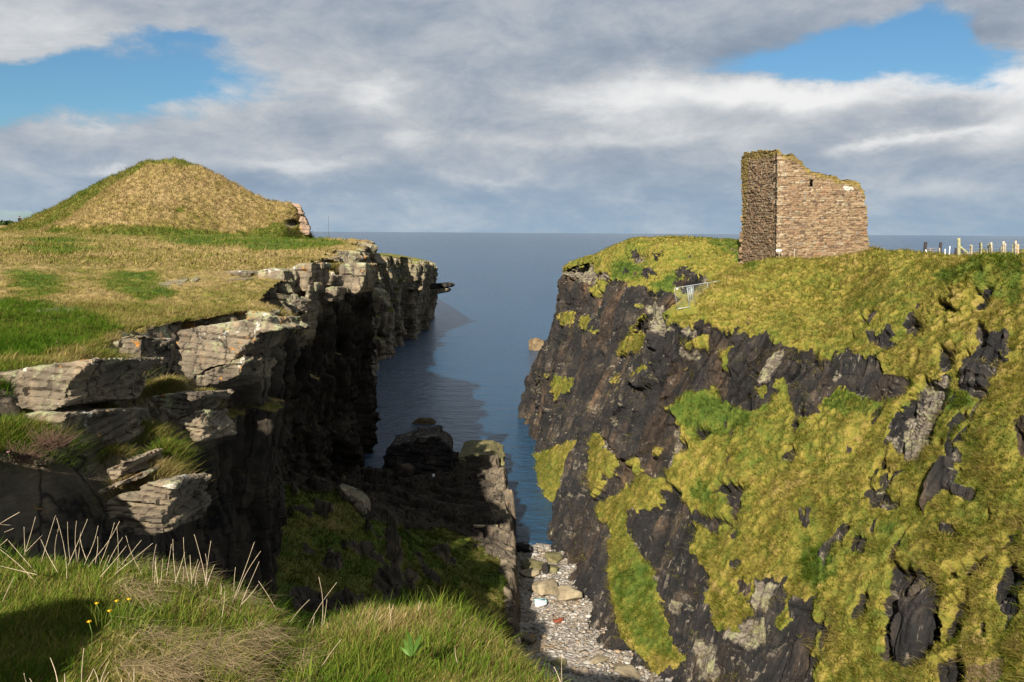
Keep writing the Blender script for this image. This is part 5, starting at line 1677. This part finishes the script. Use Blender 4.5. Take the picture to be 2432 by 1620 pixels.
BEACH = [('tan split slab with a grey corner in the middle of the beach', 1288, 1410, (2.3, 2.2, 1.0), 21, M_TAN, .25, (0.10, 0.12)), ('tan leaning slab against the foot of the right cliff', 1352, 1424, (2.2, 1.9, 1.0), 22, M_TAN, -.3, (0.05, -0.25)),
         ('low tan slab at the left of the upper beach', 1262, 1366, (1.9, 1.5, 0.45), 23, M_TAN, .1, (0, 0)), ('green weedy slab at the water edge under the cliff', 1311, 1332, (1.7, 1.8, 0.7), 24, M_TANGREEN, .2, (.05, .08)),
         ('dark weedy slab half in the water', 1275, 1347, (2.4, 2.2, 0.5), 25, M_TANGREEN, -.2, (0, 0)), ('flat green slab right of the dark upright stone', 1313, 1357, (1.5, 1.3, 0.5), 26, M_TANGREEN, .3, (0, 0)),
         ('dark upright stone between the slabs of the upper beach', 1296, 1366, (0.55, 0.6, 1.2), 27, M_DARKSTONE, 0, (0, 0)), ('small dark boulder on the rocks left of the water edge', 1240, 1310, (1.5, 1.3, 0.9), 28, M_DARKSTONE, 0, (0, 0)),
         ('shaded boulder at the foot of the shelf beside the lower beach', 1252, 1528, (1.3, 1.1, 0.7), 29, M_BLOCK, .4, (0, 0)), ('flat tan slab in the foreground corner of the beach', 1488, 1600, (1.9, 1.3, 0.45), 30, M_TAN, -.4, (0, .1)),
         ('brown slab low on the near beach beside the cliff foot', 1420, 1572, (1.6, 0.9, 0.35), 31, M_TAN, .5, (0, 0)), ('grey-brown flat stone on the lower beach', 1330, 1580, (1.2, 0.8, 0.3), 32, M_TANGREEN, .2, (0, 0))]
for (lab, px, py, sz, sd, mt, rz, tl) in BEACH:
    z = 0.35
    for _ in range(6):
        p_ = Pz(px, py, z)
        z = float(beach_z(p_[0], p_[1])) - 0.06 * sz[2]
    stone('boulder', lab, px, py, sz, sd, mt, z=z, rz=rz, tilt=tl, group=GB, planes=16, flat=0.62, sub=4, jag=0.03, bed=0.25 if sz[2] > .6 else 0.0)


def ground_beach(px, py, up=0.0):
    z = 0.4
    for _ in range(6):
        p_ = Pz(px, py, z)
        z = float(beach_z(p_[0], p_[1])) + up
    return Pz(px, py, z)


cr = ground_beach(1283, 1437, 0.05)
o = empty('plastic_crate', cr, 'white plastic fish crate washed up on the shingle', 'crate', rz=0.3)
MB().box((0, 0, 0.16), (0.40, 0, 0), (0, 0.27, 0), (0, 0, 0.14)).build('tray', M_WHITE, o)
cb = MB()
for s_ in (-1, 1):
    cb.box((0, s_ * 0.275, 0.315), (0.43, 0, 0), (0, 0.03, 0), (0, 0, 0.02))
    cb.box((s_ * 0.405, 0, 0.316), (0.03, 0, 0), (0, 0.24, 0), (0, 0, 0.02))
cb.build('rim', mat_flat('teal_plastic', (0.30, 0.52, 0.50), 0.5, 0.1, 9), o)
o = MB().box((0, 0, 0.10), (0.34, 0.1, 0), (-0.03, 0.12, 0), (0, 0, 0.11)).box((0.18, 0.1, 0.2), (0.15, 0.0, 0), (0, 0.1, 0), (0, 0, 0.07)).build('wreckage_scrap', M_RUST)
o.location = ground_beach(1326, 1478)
tag(o, 'rust-red scrap of wreckage on the middle of the beach', 'scrap')
o = MB().tube([(-0.9, 0.1, 0.16), (-0.3, 0, 0.18), (0.4, 0.02, 0.17), (1.0, 0.1, 0.2)], 0.15, 9, 0.12).build('driftwood_log', M_DRIFT, None, True)
o.location = P(1152, 1256, 61)
tag(o, 'bleached driftwood log on the sunlit edge of the rock shelf', 'driftwood')
rg = empty('rag', P(1032, 1155, 78.5), 'white rag hanging on the dark rocks by the stack', 'rag')
MB().tube([(0, 0, 0), (0.10, 0.02, 0.5), (-0.06, 0, 0.9), (-0.12, 0, 1.25)], 0.10, 6, 0.14).build('cloth', M_WHITE, rg, True)
MB().tube([(0.10, 0, 0.45), (0.32, 0.0, 0.52), (0.40, 0, 0.42)], 0.06, 5).build('loose_end', M_WHITE, rg, True)
bgp = P(890, 1198, 70.5)
o = rock_mesh('plastic_bag', (1.15, 0.6, 0.38), 41, mat_flat('pale_plastic', (0.60, 0.68, 0.70), 0.5, 0.1, 5), planes=8, flat=0.7, sub=4, jag=0.10, rz=0.3)
o.location = bgp
tag(o, 'pale crumpled plastic bag on the shaded gully floor', 'plastic bag')
o = MB().tube([(-0.6, 0, 0.10), (0, 0.05, 0.14), (0.62, 0, 0.06)], 0.045, 6).build('white_pole', M_WHITE)
o.location = P(1139, 1178, 73)
tag(o, 'short white pole lying at the shadow edge of the rock shelf', 'pole')

# ------------------------------------------------------------------ grass, stalks, flowers
def ramp_np(f, stops):
    ps = [s[0] for s in stops]
    return np.stack([np.interp(f, ps, [s[1][k] for s in stops]) for k in range(3)], -1)


PAL_R = [(0.05, (0.320, 0.240, 0.085)), (0.28, (0.265, 0.215, 0.040)), (0.48, (0.175, 0.172, 0.020)), (0.74, (0.085, 0.135, 0.010)), (1.0, (0.045, 0.090, 0.006))]
PAL_L = [(0.05, (0.34, 0.25, 0.12)), (0.32, (0.27, 0.205, 0.075)), (0.52, (0.165, 0.150, 0.032)), (0.78, (0.085, 0.125, 0.014)), (1.0, (0.048, 0.100, 0.008))]


def sample(surf, n, seed, keep=None, wfun=None):
    V, w, g = SURF[surf]
    r = np.random.default_rng(seed)
    a = V[1:, :-1] - V[:-1, :-1]
    b = V[:-1, 1:] - V[:-1, :-1]
    nr = np.cross(a, b)
    ar = np.linalg.norm(nr, axis=2)
    nr = nr / np.maximum(ar[..., None], 1e-9)
    nr = np.where(nr[..., 2:3] < 0, -nr, nr)
    c = V[:-1, :-1]
    px, py, ok = proj(c)
    wt = ar * np.clip(w[:-1, :-1], 0, 1) * (w[:-1, :-1] > 0.08) * ok * (px > -60) * (px < W + 60) * (py > 300) * (py < H + 120)
    if keep is not None:
        wt = wt * keep(c, px, py)
    if wfun is not None:
        wt = wt * wfun(c)
    cdf = np.cumsum(wt.ravel())
    k = np.searchsorted(cdf, r.random(n) * cdf[-1])
    i, j = np.unravel_index(np.clip(k, 0, wt.size - 1), wt.shape)
    t, u = r.random(n)[:, None], r.random(n)[:, None]
    p = c[i, j] + a[i, j] * t + b[i, j] * u
    return p, nr[i, j], g[i, j], r


def blades(name, sets, label):
    """sets: (foot, direction*length, droop vector, width, colour); each blade is five points in three faces."""
    Vs, Fs, Cs = [], [], []
    off = 0
    for (p, up, droop, wd, col, seed) in sets:
        n = len(p)
        r = np.random.default_rng(seed)
        th = r.uniform(0, 2 * math.pi, n)
        wv = np.stack([np.cos(th), np.sin(th), 0 * th], -1) * wd[:, None] * 0.5
        mid = p + up * 0.55 + droop * 0.30
        tip = p + up + droop
        b = p - up * 0.08
        Vs.append(np.stack([b - wv, b + wv, mid - wv * 0.8, mid + wv * 0.8, tip], 1).reshape(-1, 3))
        i = off + 5 * np.arange(n)[:, None]
        Fs.append(np.concatenate([i + np.array([[0, 1, 3]]), i + np.array([[0, 3, 2]]), i + np.array([[2, 3, 4]])], 0))
        c4 = np.concatenate([col, np.ones((n, 1))], 1)
        Cs.append(np.repeat(c4, 5, 0) * np.tile(np.array([[0.75], [0.75], [1.0], [1.0], [1.1]]), (n, 1)))
        off += 5 * n
    C = np.concatenate(Cs)
    C[:, 3] = 1
    o = mesh_np(name, np.concatenate(Vs), np.concatenate(Fs), [M_BLADE], colors={'tint': C}, flat=True)
    return stuff(o, label, 'grass')


def gset(surf, n, seed, length, width, pal, lean=(0, 0, 0), spread=0.45, keep=None, wfun=None, gn=0.30, droop=0.35, clump=0.6, bright=1.0, gadd=0.0, vary=(0.7, 1.3)):
    p, nr, g, r = sample(surf, n, seed, keep, wfun)
    f = g + gadd + gn * 1.2 * fbm(p * 0.9, 3, seed + 1) + gn * 0.8 * (r.random(n) - 0.5) * 2
    col = ramp_np(f, pal) * r.uniform(*vary, n)[:, None] * bright
    dead = r.random(n) < 0.04
    col[dead] = np.array([0.11, 0.065, 0.03]) * bright
    L = length * r.uniform(0.45, 1.25, n) * (1 + clump * fbm(p / 0.5, 2, seed + 5))
    d = 0.40 * nr + np.array([0, 0, 0.75]) + np.array(lean) + spread * r.normal(size=(n, 3)) * np.array([1, 1, 0.35])
    d /= np.linalg.norm(d, axis=1, keepdims=True)
    down = nr * np.array([1, 1, 0]) * 0.8 + np.array(lean) + r.normal(size=(n, 3)) * 0.35 * np.array([1, 1, 0]) + np.array([0, 0, -0.45])
    return (p, d * L[:, None], down * (L * droop)[:, None], width * np.exp(r.normal(-0.1, 0.42, n)), col, seed + 9)


inv = lambda k: (lambda c: 1.0 / np.maximum(c[..., 1], 4.0) ** k)
# the bank at the camera's feet: fine blades, seen one by one
vis = lambda c, px, py: (c[..., 1] > 1.8) * (py > 1180)
near_sets = [gset('near_bank', 110000, 401, 0.115, 0.0040, PAL_L, (0.22, 0.04, 0), 0.42, vis, inv(1.6), 0.46, 0.5, 0.7, gadd=0.15, bright=1.2, vary=(0.5, 1.4)),
             gset('near_bank', 16000, 402, 0.20, 0.0046, PAL_L, (0.15, 0.02, 0), 0.35, lambda c, px, py: vis(c, px, py) * (c[..., 1] > bank_edge(c[..., 0]) - 1.2), inv(1.0), 0.2, 0.35, 0.6, gadd=0.34, bright=1.25),
             ]
# flattened straw thatch
p, nr, g, r = sample('near_bank', 5000, 403, lambda c, px, py: vis(c, px, py) * smooth(fbm(c * np.array([1.6, 2.4, 1]), 4, 409, 0.7), -0.1, 0.4) * (px < 720) * (px > 260), inv(1.5))
n = len(p)
d = np.array([0.9, -0.25, 0.10]) + r.normal(size=(n, 3)) * np.array([0.6, 0.6, 0.22])
L = 0.16 * r.uniform(0.5, 1.4, n)
near_sets.append((p + np.array([0, 0, 0.05]) + np.array([0, 0, 0.08]) * r.random((n, 1)), d * L[:, None], r.normal(size=(n, 3)) * 0.02 - np.array([0, 0, 0.03]), 0.0034 * r.uniform(0.6, 1.3, n),
                  np.array([0.44, 0.33, 0.185]) * r.uniform(0.45, 1.3, (n, 1)), 404))
blades('bank_grass', near_sets, 'bright green and straw grass on the bank at the camera\'s feet')
# plateau, thinning with distance
pl = lambda c, px, py: (c[..., 1] < 62)
blades('plateau_grass', [gset('near_cliff', 150000, 411, 0.17, 0.013, PAL_L, (0.10, 0, 0), 0.5, pl, inv(2.2), 0.34, 0.5, 0.8, gadd=0.06),
                         gset('near_cliff', 36000, 412, 0.30, 0.011, PAL_L, (0.18, 0.05, 0), 0.4, lambda c, px, py: (c[..., 1] < 34) * (px < 640), inv(2.6), 0.3, 0.5, 0.9, gadd=0.12),
                         gset('near_cliff', 50000, 413, 0.34, 0.05, PAL_L, (0.1, 0, 0), 0.5, lambda c, px, py: (c[..., 1] > 50) * (c[..., 1] < 130), inv(1.5), 0.3, 0.5, 0.9)], 'straw and green turf on the near plateau')
blades('mound_grass', [gset('grass_mound', 110000, 421, 0.45, 0.034, PAL_L, (0.1, 0, 0), 0.55, lambda c, px, py: (c[..., 1] < 121), None, 0.30, 0.5, 0.9)], 'straw-coloured rough grass covering the mound')
offpanel = lambda c, px, py: ~((px < 1662) & (py > 694) & (py < 748))
blades('cliff_grass', [gset('castle_cliff', 270000, 431, 0.30, 0.019, PAL_R, (-0.05, -0.1, 0), 0.55, offpanel, inv(1.2), 0.36, 0.7, 0.9, gadd=0.14, bright=0.90, vary=(0.4, 1.45)),
                       gset('castle_cliff', 90000, 433, 0.50, 0.017, PAL_R, (-0.12, -0.2, 0), 0.40, lambda c, px, py: offpanel(c, px, py) * (fbm(c * 1.1, 3, 434) > 0.02), inv(1.2), 0.22, 0.95, 0.9, gadd=-0.16, bright=1.0, vary=(0.5, 1.4))], 'olive tussock grass on the slope below the tower')
blades('headland_grass', [gset('castle_headland', 120000, 441, 0.32, 0.026, PAL_R, (0, -0.1, 0), 0.5, None, None, 0.38, 0.7, 0.9, gadd=0.10, bright=0.92, vary=(0.4, 1.45))], 'yellow-green turf on the castle headland')
blades('gully_grass', [gset('gully_floor', 50000, 451, 0.30, 0.020, PAL_L, (0, 0, 0), 0.5, None, None, 0.45, 0.6, 0.8, gadd=0.0, bright=0.45)], 'dark green grass in the shaded gully')  # blade colours dimmed to paint in the shade of the gully

# tufts that grow on the ledges of the near wall
r = np.random.default_rng(77)
tsets = []
for (px, py, Y, rad, n, L, ga) in ((395, 900, 22.3, 0.55, 2600, 0.32, 0.1), (410, 925, 22.0, 0.40, 1200, 0.26, 0.02), (350, 1095, 17.2, 0.75, 4200, 0.26, 0.12), (395, 1050, 18.0, 0.45, 2000, 0.30, 0.5), (310, 1130, 16.6, 0.40, 1500, 0.20, 0.0), (330, 1160, 16.4, 0.25, 700, 0.22, 0.0),
                                   (10, 1000, 16.2, 1.0, 3600, 0.34, 0.4), (70, 1012, 16.4, 0.8, 3000, 0.30, 0.55), (-20, 1030, 15.7, 1.0, 3200, 0.34, 0.6), (300, 905, 22.5, 0.7, 2200, 0.28, 0.2), (320, 1010, 20.0, 0.9, 2600, 0.35, 0.3), (240, 890, 20.5, 0.6, 2000, 0.26, 0.15), (60, 860, 19.5, 1.3, 4200, 0.30, 0.4), (200, 835, 22.0, 1.2, 3600, 0.34, 0.2),
                                   (250, 960, 20.0, 0.5, 1500, 0.28, 0.3), (215, 985, 19.0, 0.5, 1500, 0.28, 0.35), (160, 1010, 17.6, 0.4, 900, 0.22, 0.2), (350, 905, 22.6, 0.5, 1500, 0.26, 0.1), (480, 925, 23.5, 0.5, 1200, 0.26, 0.1), (300, 1010, 20.4, 0.8, 2200, 0.32, 0.3), (260, 1060, 18.2, 0.6, 1600, 0.28, 0.2), (120, 855, 19.5, 0.8, 2400, 0.24, 0.2), (440, 770, 31.5, 1.2, 2600, 0.26, 0.0), (560, 745, 36.0, 1.6, 4200, 0.40, 0.02), (640, 735, 40.5, 1.0, 2200, 0.34, 0.02), (545, 700, 43.0, 1.2, 2500, 0.35, 0.05), (700, 610, 62, 1.6, 1500, 0.30, 0.1), (800, 626, 66, 1.3, 1500, 0.30, 0.05)):
    c = P(px, py, Y)
    q2 = r.normal(size=(n, 2)) * rad * 0.5
    p = np.stack([c[0] + q2[:, 0], c[1] + q2[:, 1], c[2] - 0.12 - 0.35 * (q2 ** 2).sum(1) / rad ** 2], -1)
    f = ga + 0.30 + 0.25 * fbm(p * 2.0, 2, 5) + 0.2 * r.normal(size=n)
    LL = L * r.uniform(0.5, 1.3, n)
    d = np.stack([0.35 * q2[:, 0] / rad, 0.35 * q2[:, 1] / rad, np.full(n, 0.9)], -1) + r.normal(size=(n, 3)) * np.array([.30, .30, .1]) + np.array([0.15, 0, 0])
    tsets.append((p, d * LL[:, None], (np.stack([q2[:, 0] / rad, q2[:, 1] / rad, np.full(n, -0.6)], -1) + np.array([0.2, 0, 0])) * (LL * 0.4)[:, None], 0.0005 * Y * r.uniform(0.6, 1.3, n), ramp_np(f, PAL_L) * r.uniform(0.7, 1.3, (n, 1)), 500 + int(px)))
blades('ledge_grass', tsets, 'rough grass growing on the ledges of the near cliff')

# tall dry stalks, one object each
M_STALK = mat_flat('dry_stalk', (0.44, 0.35, 0.23), 0.8, 0.25, 30)
S7 = lambda a: (a[0] * 0.3398, 1220 + a[1] * 0.3398, a[2] * 0.3398, 1220 + a[3] * 0.3398)
STALKS = [S7(a) for a in [(175, 270, 168, 92), (178, 262, 248, 22), (195, 252, 296, 150), (300, 300, 388, 12), (390, 385, 285, 178), (385, 330, 414, 85), (468, 500, 395, 28), (490, 330, 472, 58), (490, 330, 612, 38), (535, 310, 535, 50), (545, 320, 562, 120),
                          (600, 330, 686, 84), (600, 310, 560, 170), (640, 340, 836, 52), (668, 330, 682, 160), (700, 350, 800, 62), (720, 400, 760, 290), (820, 390, 816, 92), (720, 420, 884, 225), (735, 400, 858, 165), (820, 390, 988, 185), (830, 400, 1068, 206), (1030, 480, 880, 155),
                          (1072, 490, 1092, 215), (1080, 480, 1090, 290), (1125, 470, 1138, 315), (1155, 480, 1198, 212), (1230, 470, 1208, 178), (1230, 460, 1290, 270), (1280, 470, 1282, 370), (1322, 480, 1282, 165), (1340, 470, 1328, 290), (1340, 480, 1385, 320), (1445, 500, 1358, 145), (1365, 490, 1400, 330), (1435, 500, 1474, 190), (1450, 490, 1500, 355), (1440, 480, 1436, 280),
                          (1635, 530, 1646, 375), (1640, 580, 1778, 198), (1660, 560, 1822, 262), (1700, 590, 1812, 335), (1685, 640, 1728, 540), (1700, 620, 1806, 492), (1550, 740, 1572, 540), (1968, 765, 1806, 470), (2020, 770, 2164, 600), (2248, 780, 2228, 442), (2110, 890, 2354, 480), (2265, 760, 2285, 600),
                          (560, 610, 556, 512), (0, 660, 100, 440), (60, 270, 0, 232), (250, 480, 0, 250), (330, 500, 60, 190), (230, 420, 0, 365), (45, 185, -10, 235), (120, 0, -20, 85), (70, 80, -20, 75), (90, 105, 30, 130), (1100, 470, 1080, 330), (1545, 560, 1542, 486), (2190, 770, 2200, 700), (2090, 790, 2092, 745)]]
STALKS += [S7(a) for a in [(190, 1190, 168, 1116), (405, 1190, 350, 1005), (455, 1190, 452, 1115), (570, 1190, 587, 940), (600, 1190, 655, 1080), (690, 1190, 655, 1085), (700, 1190, 760, 1035), (720, 1190, 762, 1105), (850, 1190, 848, 1150), (905, 1190, 905, 1112), (936, 1190, 938, 1065), (225, 1190, 205, 1150)]]
S8 = lambda a: (700 + a[0] * 0.3823, 1220 + a[1] * 0.3823, 700 + a[2] * 0.3823, 1220 + a[3] * 0.3823)
STALKS += [S8(a) for a in [(768, 600, 776, 542), (772, 590, 788, 555), (590, 720, 612, 560), (610, 760, 588, 555), (410, 745, 366, 648), (480, 720, 520, 592), (1010, 920, 996, 832), (1245, 800, 1250, 728), (1040, 700, 1065, 655), (1180, 750, 1195, 715), (1650, 1046, 1610, 950), (1660, 1046, 1662, 870), (535, 720, 536, 630), (180, 930, 290, 780)]]
for k, (bx, by, tx, ty) in enumerate(STALKS):
    Yb = float(np.interp(by, [1300, 1400, 1500, 1560, 1625], [6.7, 6.4, 6.0, 5.2, 4.0])) + random.Random(k).uniform(-0.25, 0.25)
    if bx > 640 and by < 1560:
        Yb = 6.4
    b_ = P(bx, by, Yb)
    t_ = local(b_, P(tx, ty, Yb + random.Random(k + 50).uniform(-0.12, 0.12)))
    u = np.linspace(-0.12, 1, 7)[:, None]
    side = np.array([random.Random(k + 9).uniform(-0.05, 0.05), 0, 0.0]) * np.linalg.norm(t_)
    o = MB().tube(u * t_ + side * np.sin(np.clip(u, 0, 1) * math.pi), 0.0027, 5, 0.0014).build('dry_stalk', M_STALK, None, True)
    o.location = b_
    tag(o, 'thin pale dry stalk sticking up out of the grass of the near bank', 'dry stalk', 'dry stalks on the near bank')

# dead heathery clumps by the left edge
M_TWIG = mat_flat('dead_twig', (0.105, 0.062, 0.040), 0.9, 0.35, 20)
for (px, py, Y, rad, n, lab, sd) in ((118, 1055, 15.4, 0.40, 300, 'brown dead heathery clump with bent twigs below the big lichen-white ledge', 1), (52, 1090, 15.0, 0.34, 170, 'smaller reddish dead clump at the left edge under the bent-twig one', 2), (268, 884, 21.0, 0.42, 120, 'dry pinkish thrift clump between the two big ledges', 3)):
    rr = np.random.default_rng(sd)
    c = P(px, py, Y)
    mb = MB()
    for _ in range(n):
        a = rr.uniform(0, 2 * math.pi)
        q0 = rr.normal(size=2) * rad * 0.35
        l = rad * rr.uniform(0.5, 1.1)
        dv = np.array([math.cos(a) * 0.7 + 0.5, math.sin(a) * 0.5 - 0.2, rr.uniform(0.0, 0.7)])
        dv /= np.linalg.norm(dv)
        b0 = np.array([q0[0], q0[1], -0.1 + rr.uniform(0, 0.15)])
        mb.tube([b0, b0 + dv * l * 0.5 + np.array([0, 0, 0.05 * l]), b0 + dv * l + np.array([0, 0, 0.16 * l])], 0.0045, 4, 0.002)
    o = mb.build('dead_shrub', M_TWIG)
    o.location = c
    tag(o, lab, 'dead shrub')

# flowers
M_YEL = mat_flat('yellow_petals', (0.75, 0.42, 0.01), 0.7, 0.15, 60)
M_PNK = mat_flat('pink_petals', (0.55, 0.25, 0.30), 0.7, 0.25, 60)
M_STEM = mat_flat('green_stem', (0.08, 0.12, 0.02), 0.8, 0.3, 40)


def flower(name, c, h, r_, mt, label, group):
    root = empty(name, c, label, 'flower', group)
    MB().tube([(0, 0, 0), (0.01, 0, h * 0.6), (0.0, -0.01, h)], 0.003, 4).build('stem', M_STEM, root)
    m1 = MB()
    for k in range(14):
        a = 2 * math.pi * k / 14
        d = np.array([math.cos(a), math.sin(a), 0.25 + 0.2 * (k % 2)])
        s_ = np.array([-math.sin(a), math.cos(a), 0])
        z0 = np.array([0, -0.01, h])
        m1.add([z0, z0 + d * r_ * 0.6 + s_ * r_ * 0.16, z0 + d * r_, z0 + d * r_ * 0.6 - s_ * r_ * 0.16], [(0, 1, 2, 3)])
    m1.box((0, -0.01, h + 0.004), (r_ * .3, 0, 0), (0, r_ * .3, 0), (0, 0, 0.006))
    m1.build('flower_head', mt, root)


for (px, py, lab) in ((232, 1442, 'yellow dandelion low in the grass, left of the other three near it'), (308, 1432, 'brightest yellow dandelion, rightmost on the bank'), (279, 1436, 'small yellow dandelion between two brighter ones'), (214, 1486, 'yellow dandelion farthest down the bank, by the shadow edge'), (262, 1460, 'faint yellow dandelion under the row of three')):
    Y = float(np.interp(py, [1400, 1500], [6.0, 5.0]))
    c = P(px, py, Y)
    zb = float(bank_z(c[0], c[1])) + 0.03
    flower('dandelion', (c[0], c[1], min(zb, c[2] - 0.05)), max(c[2] - zb, 0.10) + 0.03, 0.018, M_YEL, lab, 'dandelions on the near bank')
for (px, py) in ((64, 858), (88, 860), (136, 812), (138, 828), (195, 826), (200, 832), (220, 845), (265, 862), (20, 1074), (290, 838), (12, 850), (30, 855)):
    c = P(px, py, 21.0 if py < 900 else 12.5)
    flower('thrift_flower', c - np.array([0, 0, 0.16]), 0.16, 0.03, M_PNK, 'tiny pale pink thrift flower in the turf at the near rim', 'thrift flowers at the near rim')

# broad-leaved plant on the bank
M_LEAF = mat_flat('dock_leaf', (0.07, 0.135, 0.022), 0.6, 0.25, 12)
c = P(975, 1560, 5.3)
root = empty('broad_leaved_plant', c, 'green plant with tall broad strap leaves in the right part of the near bank', 'plant')
for k, (tx, ty) in enumerate(((982, 1494), (1008, 1500), (960, 1512), (945, 1530), (995, 1522))):
    t_ = local(c, P(tx, ty, 5.3 + 0.05 * (k - 2)))
    m1 = MB()
    v, f = [], []
    for j in range(7):
        u = j / 6
        wv = 0.016 * math.sin(math.pi * min(0.98, 0.12 + u * 0.86)) + 0.002
        pt = t_ * u + np.array([0.02 * (k - 2) * u * u, -0.03 * u * u, 0])
        v += [pt + np.array([-wv, 0.4 * wv, 0]), pt + np.array([0, 0.006, 0]), pt + np.array([wv, 0.4 * wv, 0])]
        if j:
            a = 3 * (j - 1)
            f += [(a, a + 1, a + 4, a + 3), (a + 1, a + 2, a + 5, a + 4)]
    m1.add(v, f)
    m1.build('leaf', M_LEAF, root, True)

# loose stones of the beach
bm = bmesh.new()
bmesh.ops.create_icosphere(bm, subdivisions=1, radius=1.0)
ip = np.array([v.co for v in bm.verts])
iface = np.array([[v.index for v in fc.verts] for fc in bm.faces])
bm.free()
r = np.random.default_rng(5)
n = 9000
X = r.uniform(-2, 12, n)
Y = r.uniform(38, 67, n)
sz = 0.05 + 0.10 * r.random(n) ** 3 + 0.14 * (r.random(n) < 0.05)
R_ = r.uniform(0, 2 * math.pi, n)
sc = np.stack([sz * r.uniform(0.8, 1.8, n), sz, sz * r.uniform(0.3, 0.7, n)], -1)
pv = ip[None] * sc[:, None, :] * (1 + 0.25 * r.normal(size=(n, len(ip), 1)))
cs, sn = np.cos(R_)[:, None], np.sin(R_)[:, None]
V = np.stack([pv[..., 0] * cs - pv[..., 1] * sn + X[:, None], pv[..., 0] * sn + pv[..., 1] * cs + Y[:, None], pv[..., 2] + (beach_z(X, Y) + 0.03)[:, None]], -1)
base = np.array([[0.26, 0.235, 0.195], [0.19, 0.15, 0.11], [0.34, 0.31, 0.27], [0.12, 0.105, 0.09], [0.26, 0.19, 0.115], [0.48, 0.45, 0.40]])
cc = base[r.choice(6, n, p=[.40, .22, .14, .13, .10, .01])] * r.uniform(0.8, 1.2, (n, 1))
C = np.concatenate([np.repeat(cc, len(ip), 0), np.ones((n * len(ip), 1))], 1)
M_PEB, qq, bb = new_mat('pebble')
qq.put(bb.inputs['Base Color'], qq.attr('tint', 'Color'))
o = mesh_np('shingle_stones', V.reshape(-1, 3), (iface[None] + (np.arange(n) * len(ip))[:, None, None]).reshape(-1, 3), [M_PEB], colors={'tint': C}, flat=True)
stuff(o, 'grey and brown loose stones strewn over the beach', 'stones')
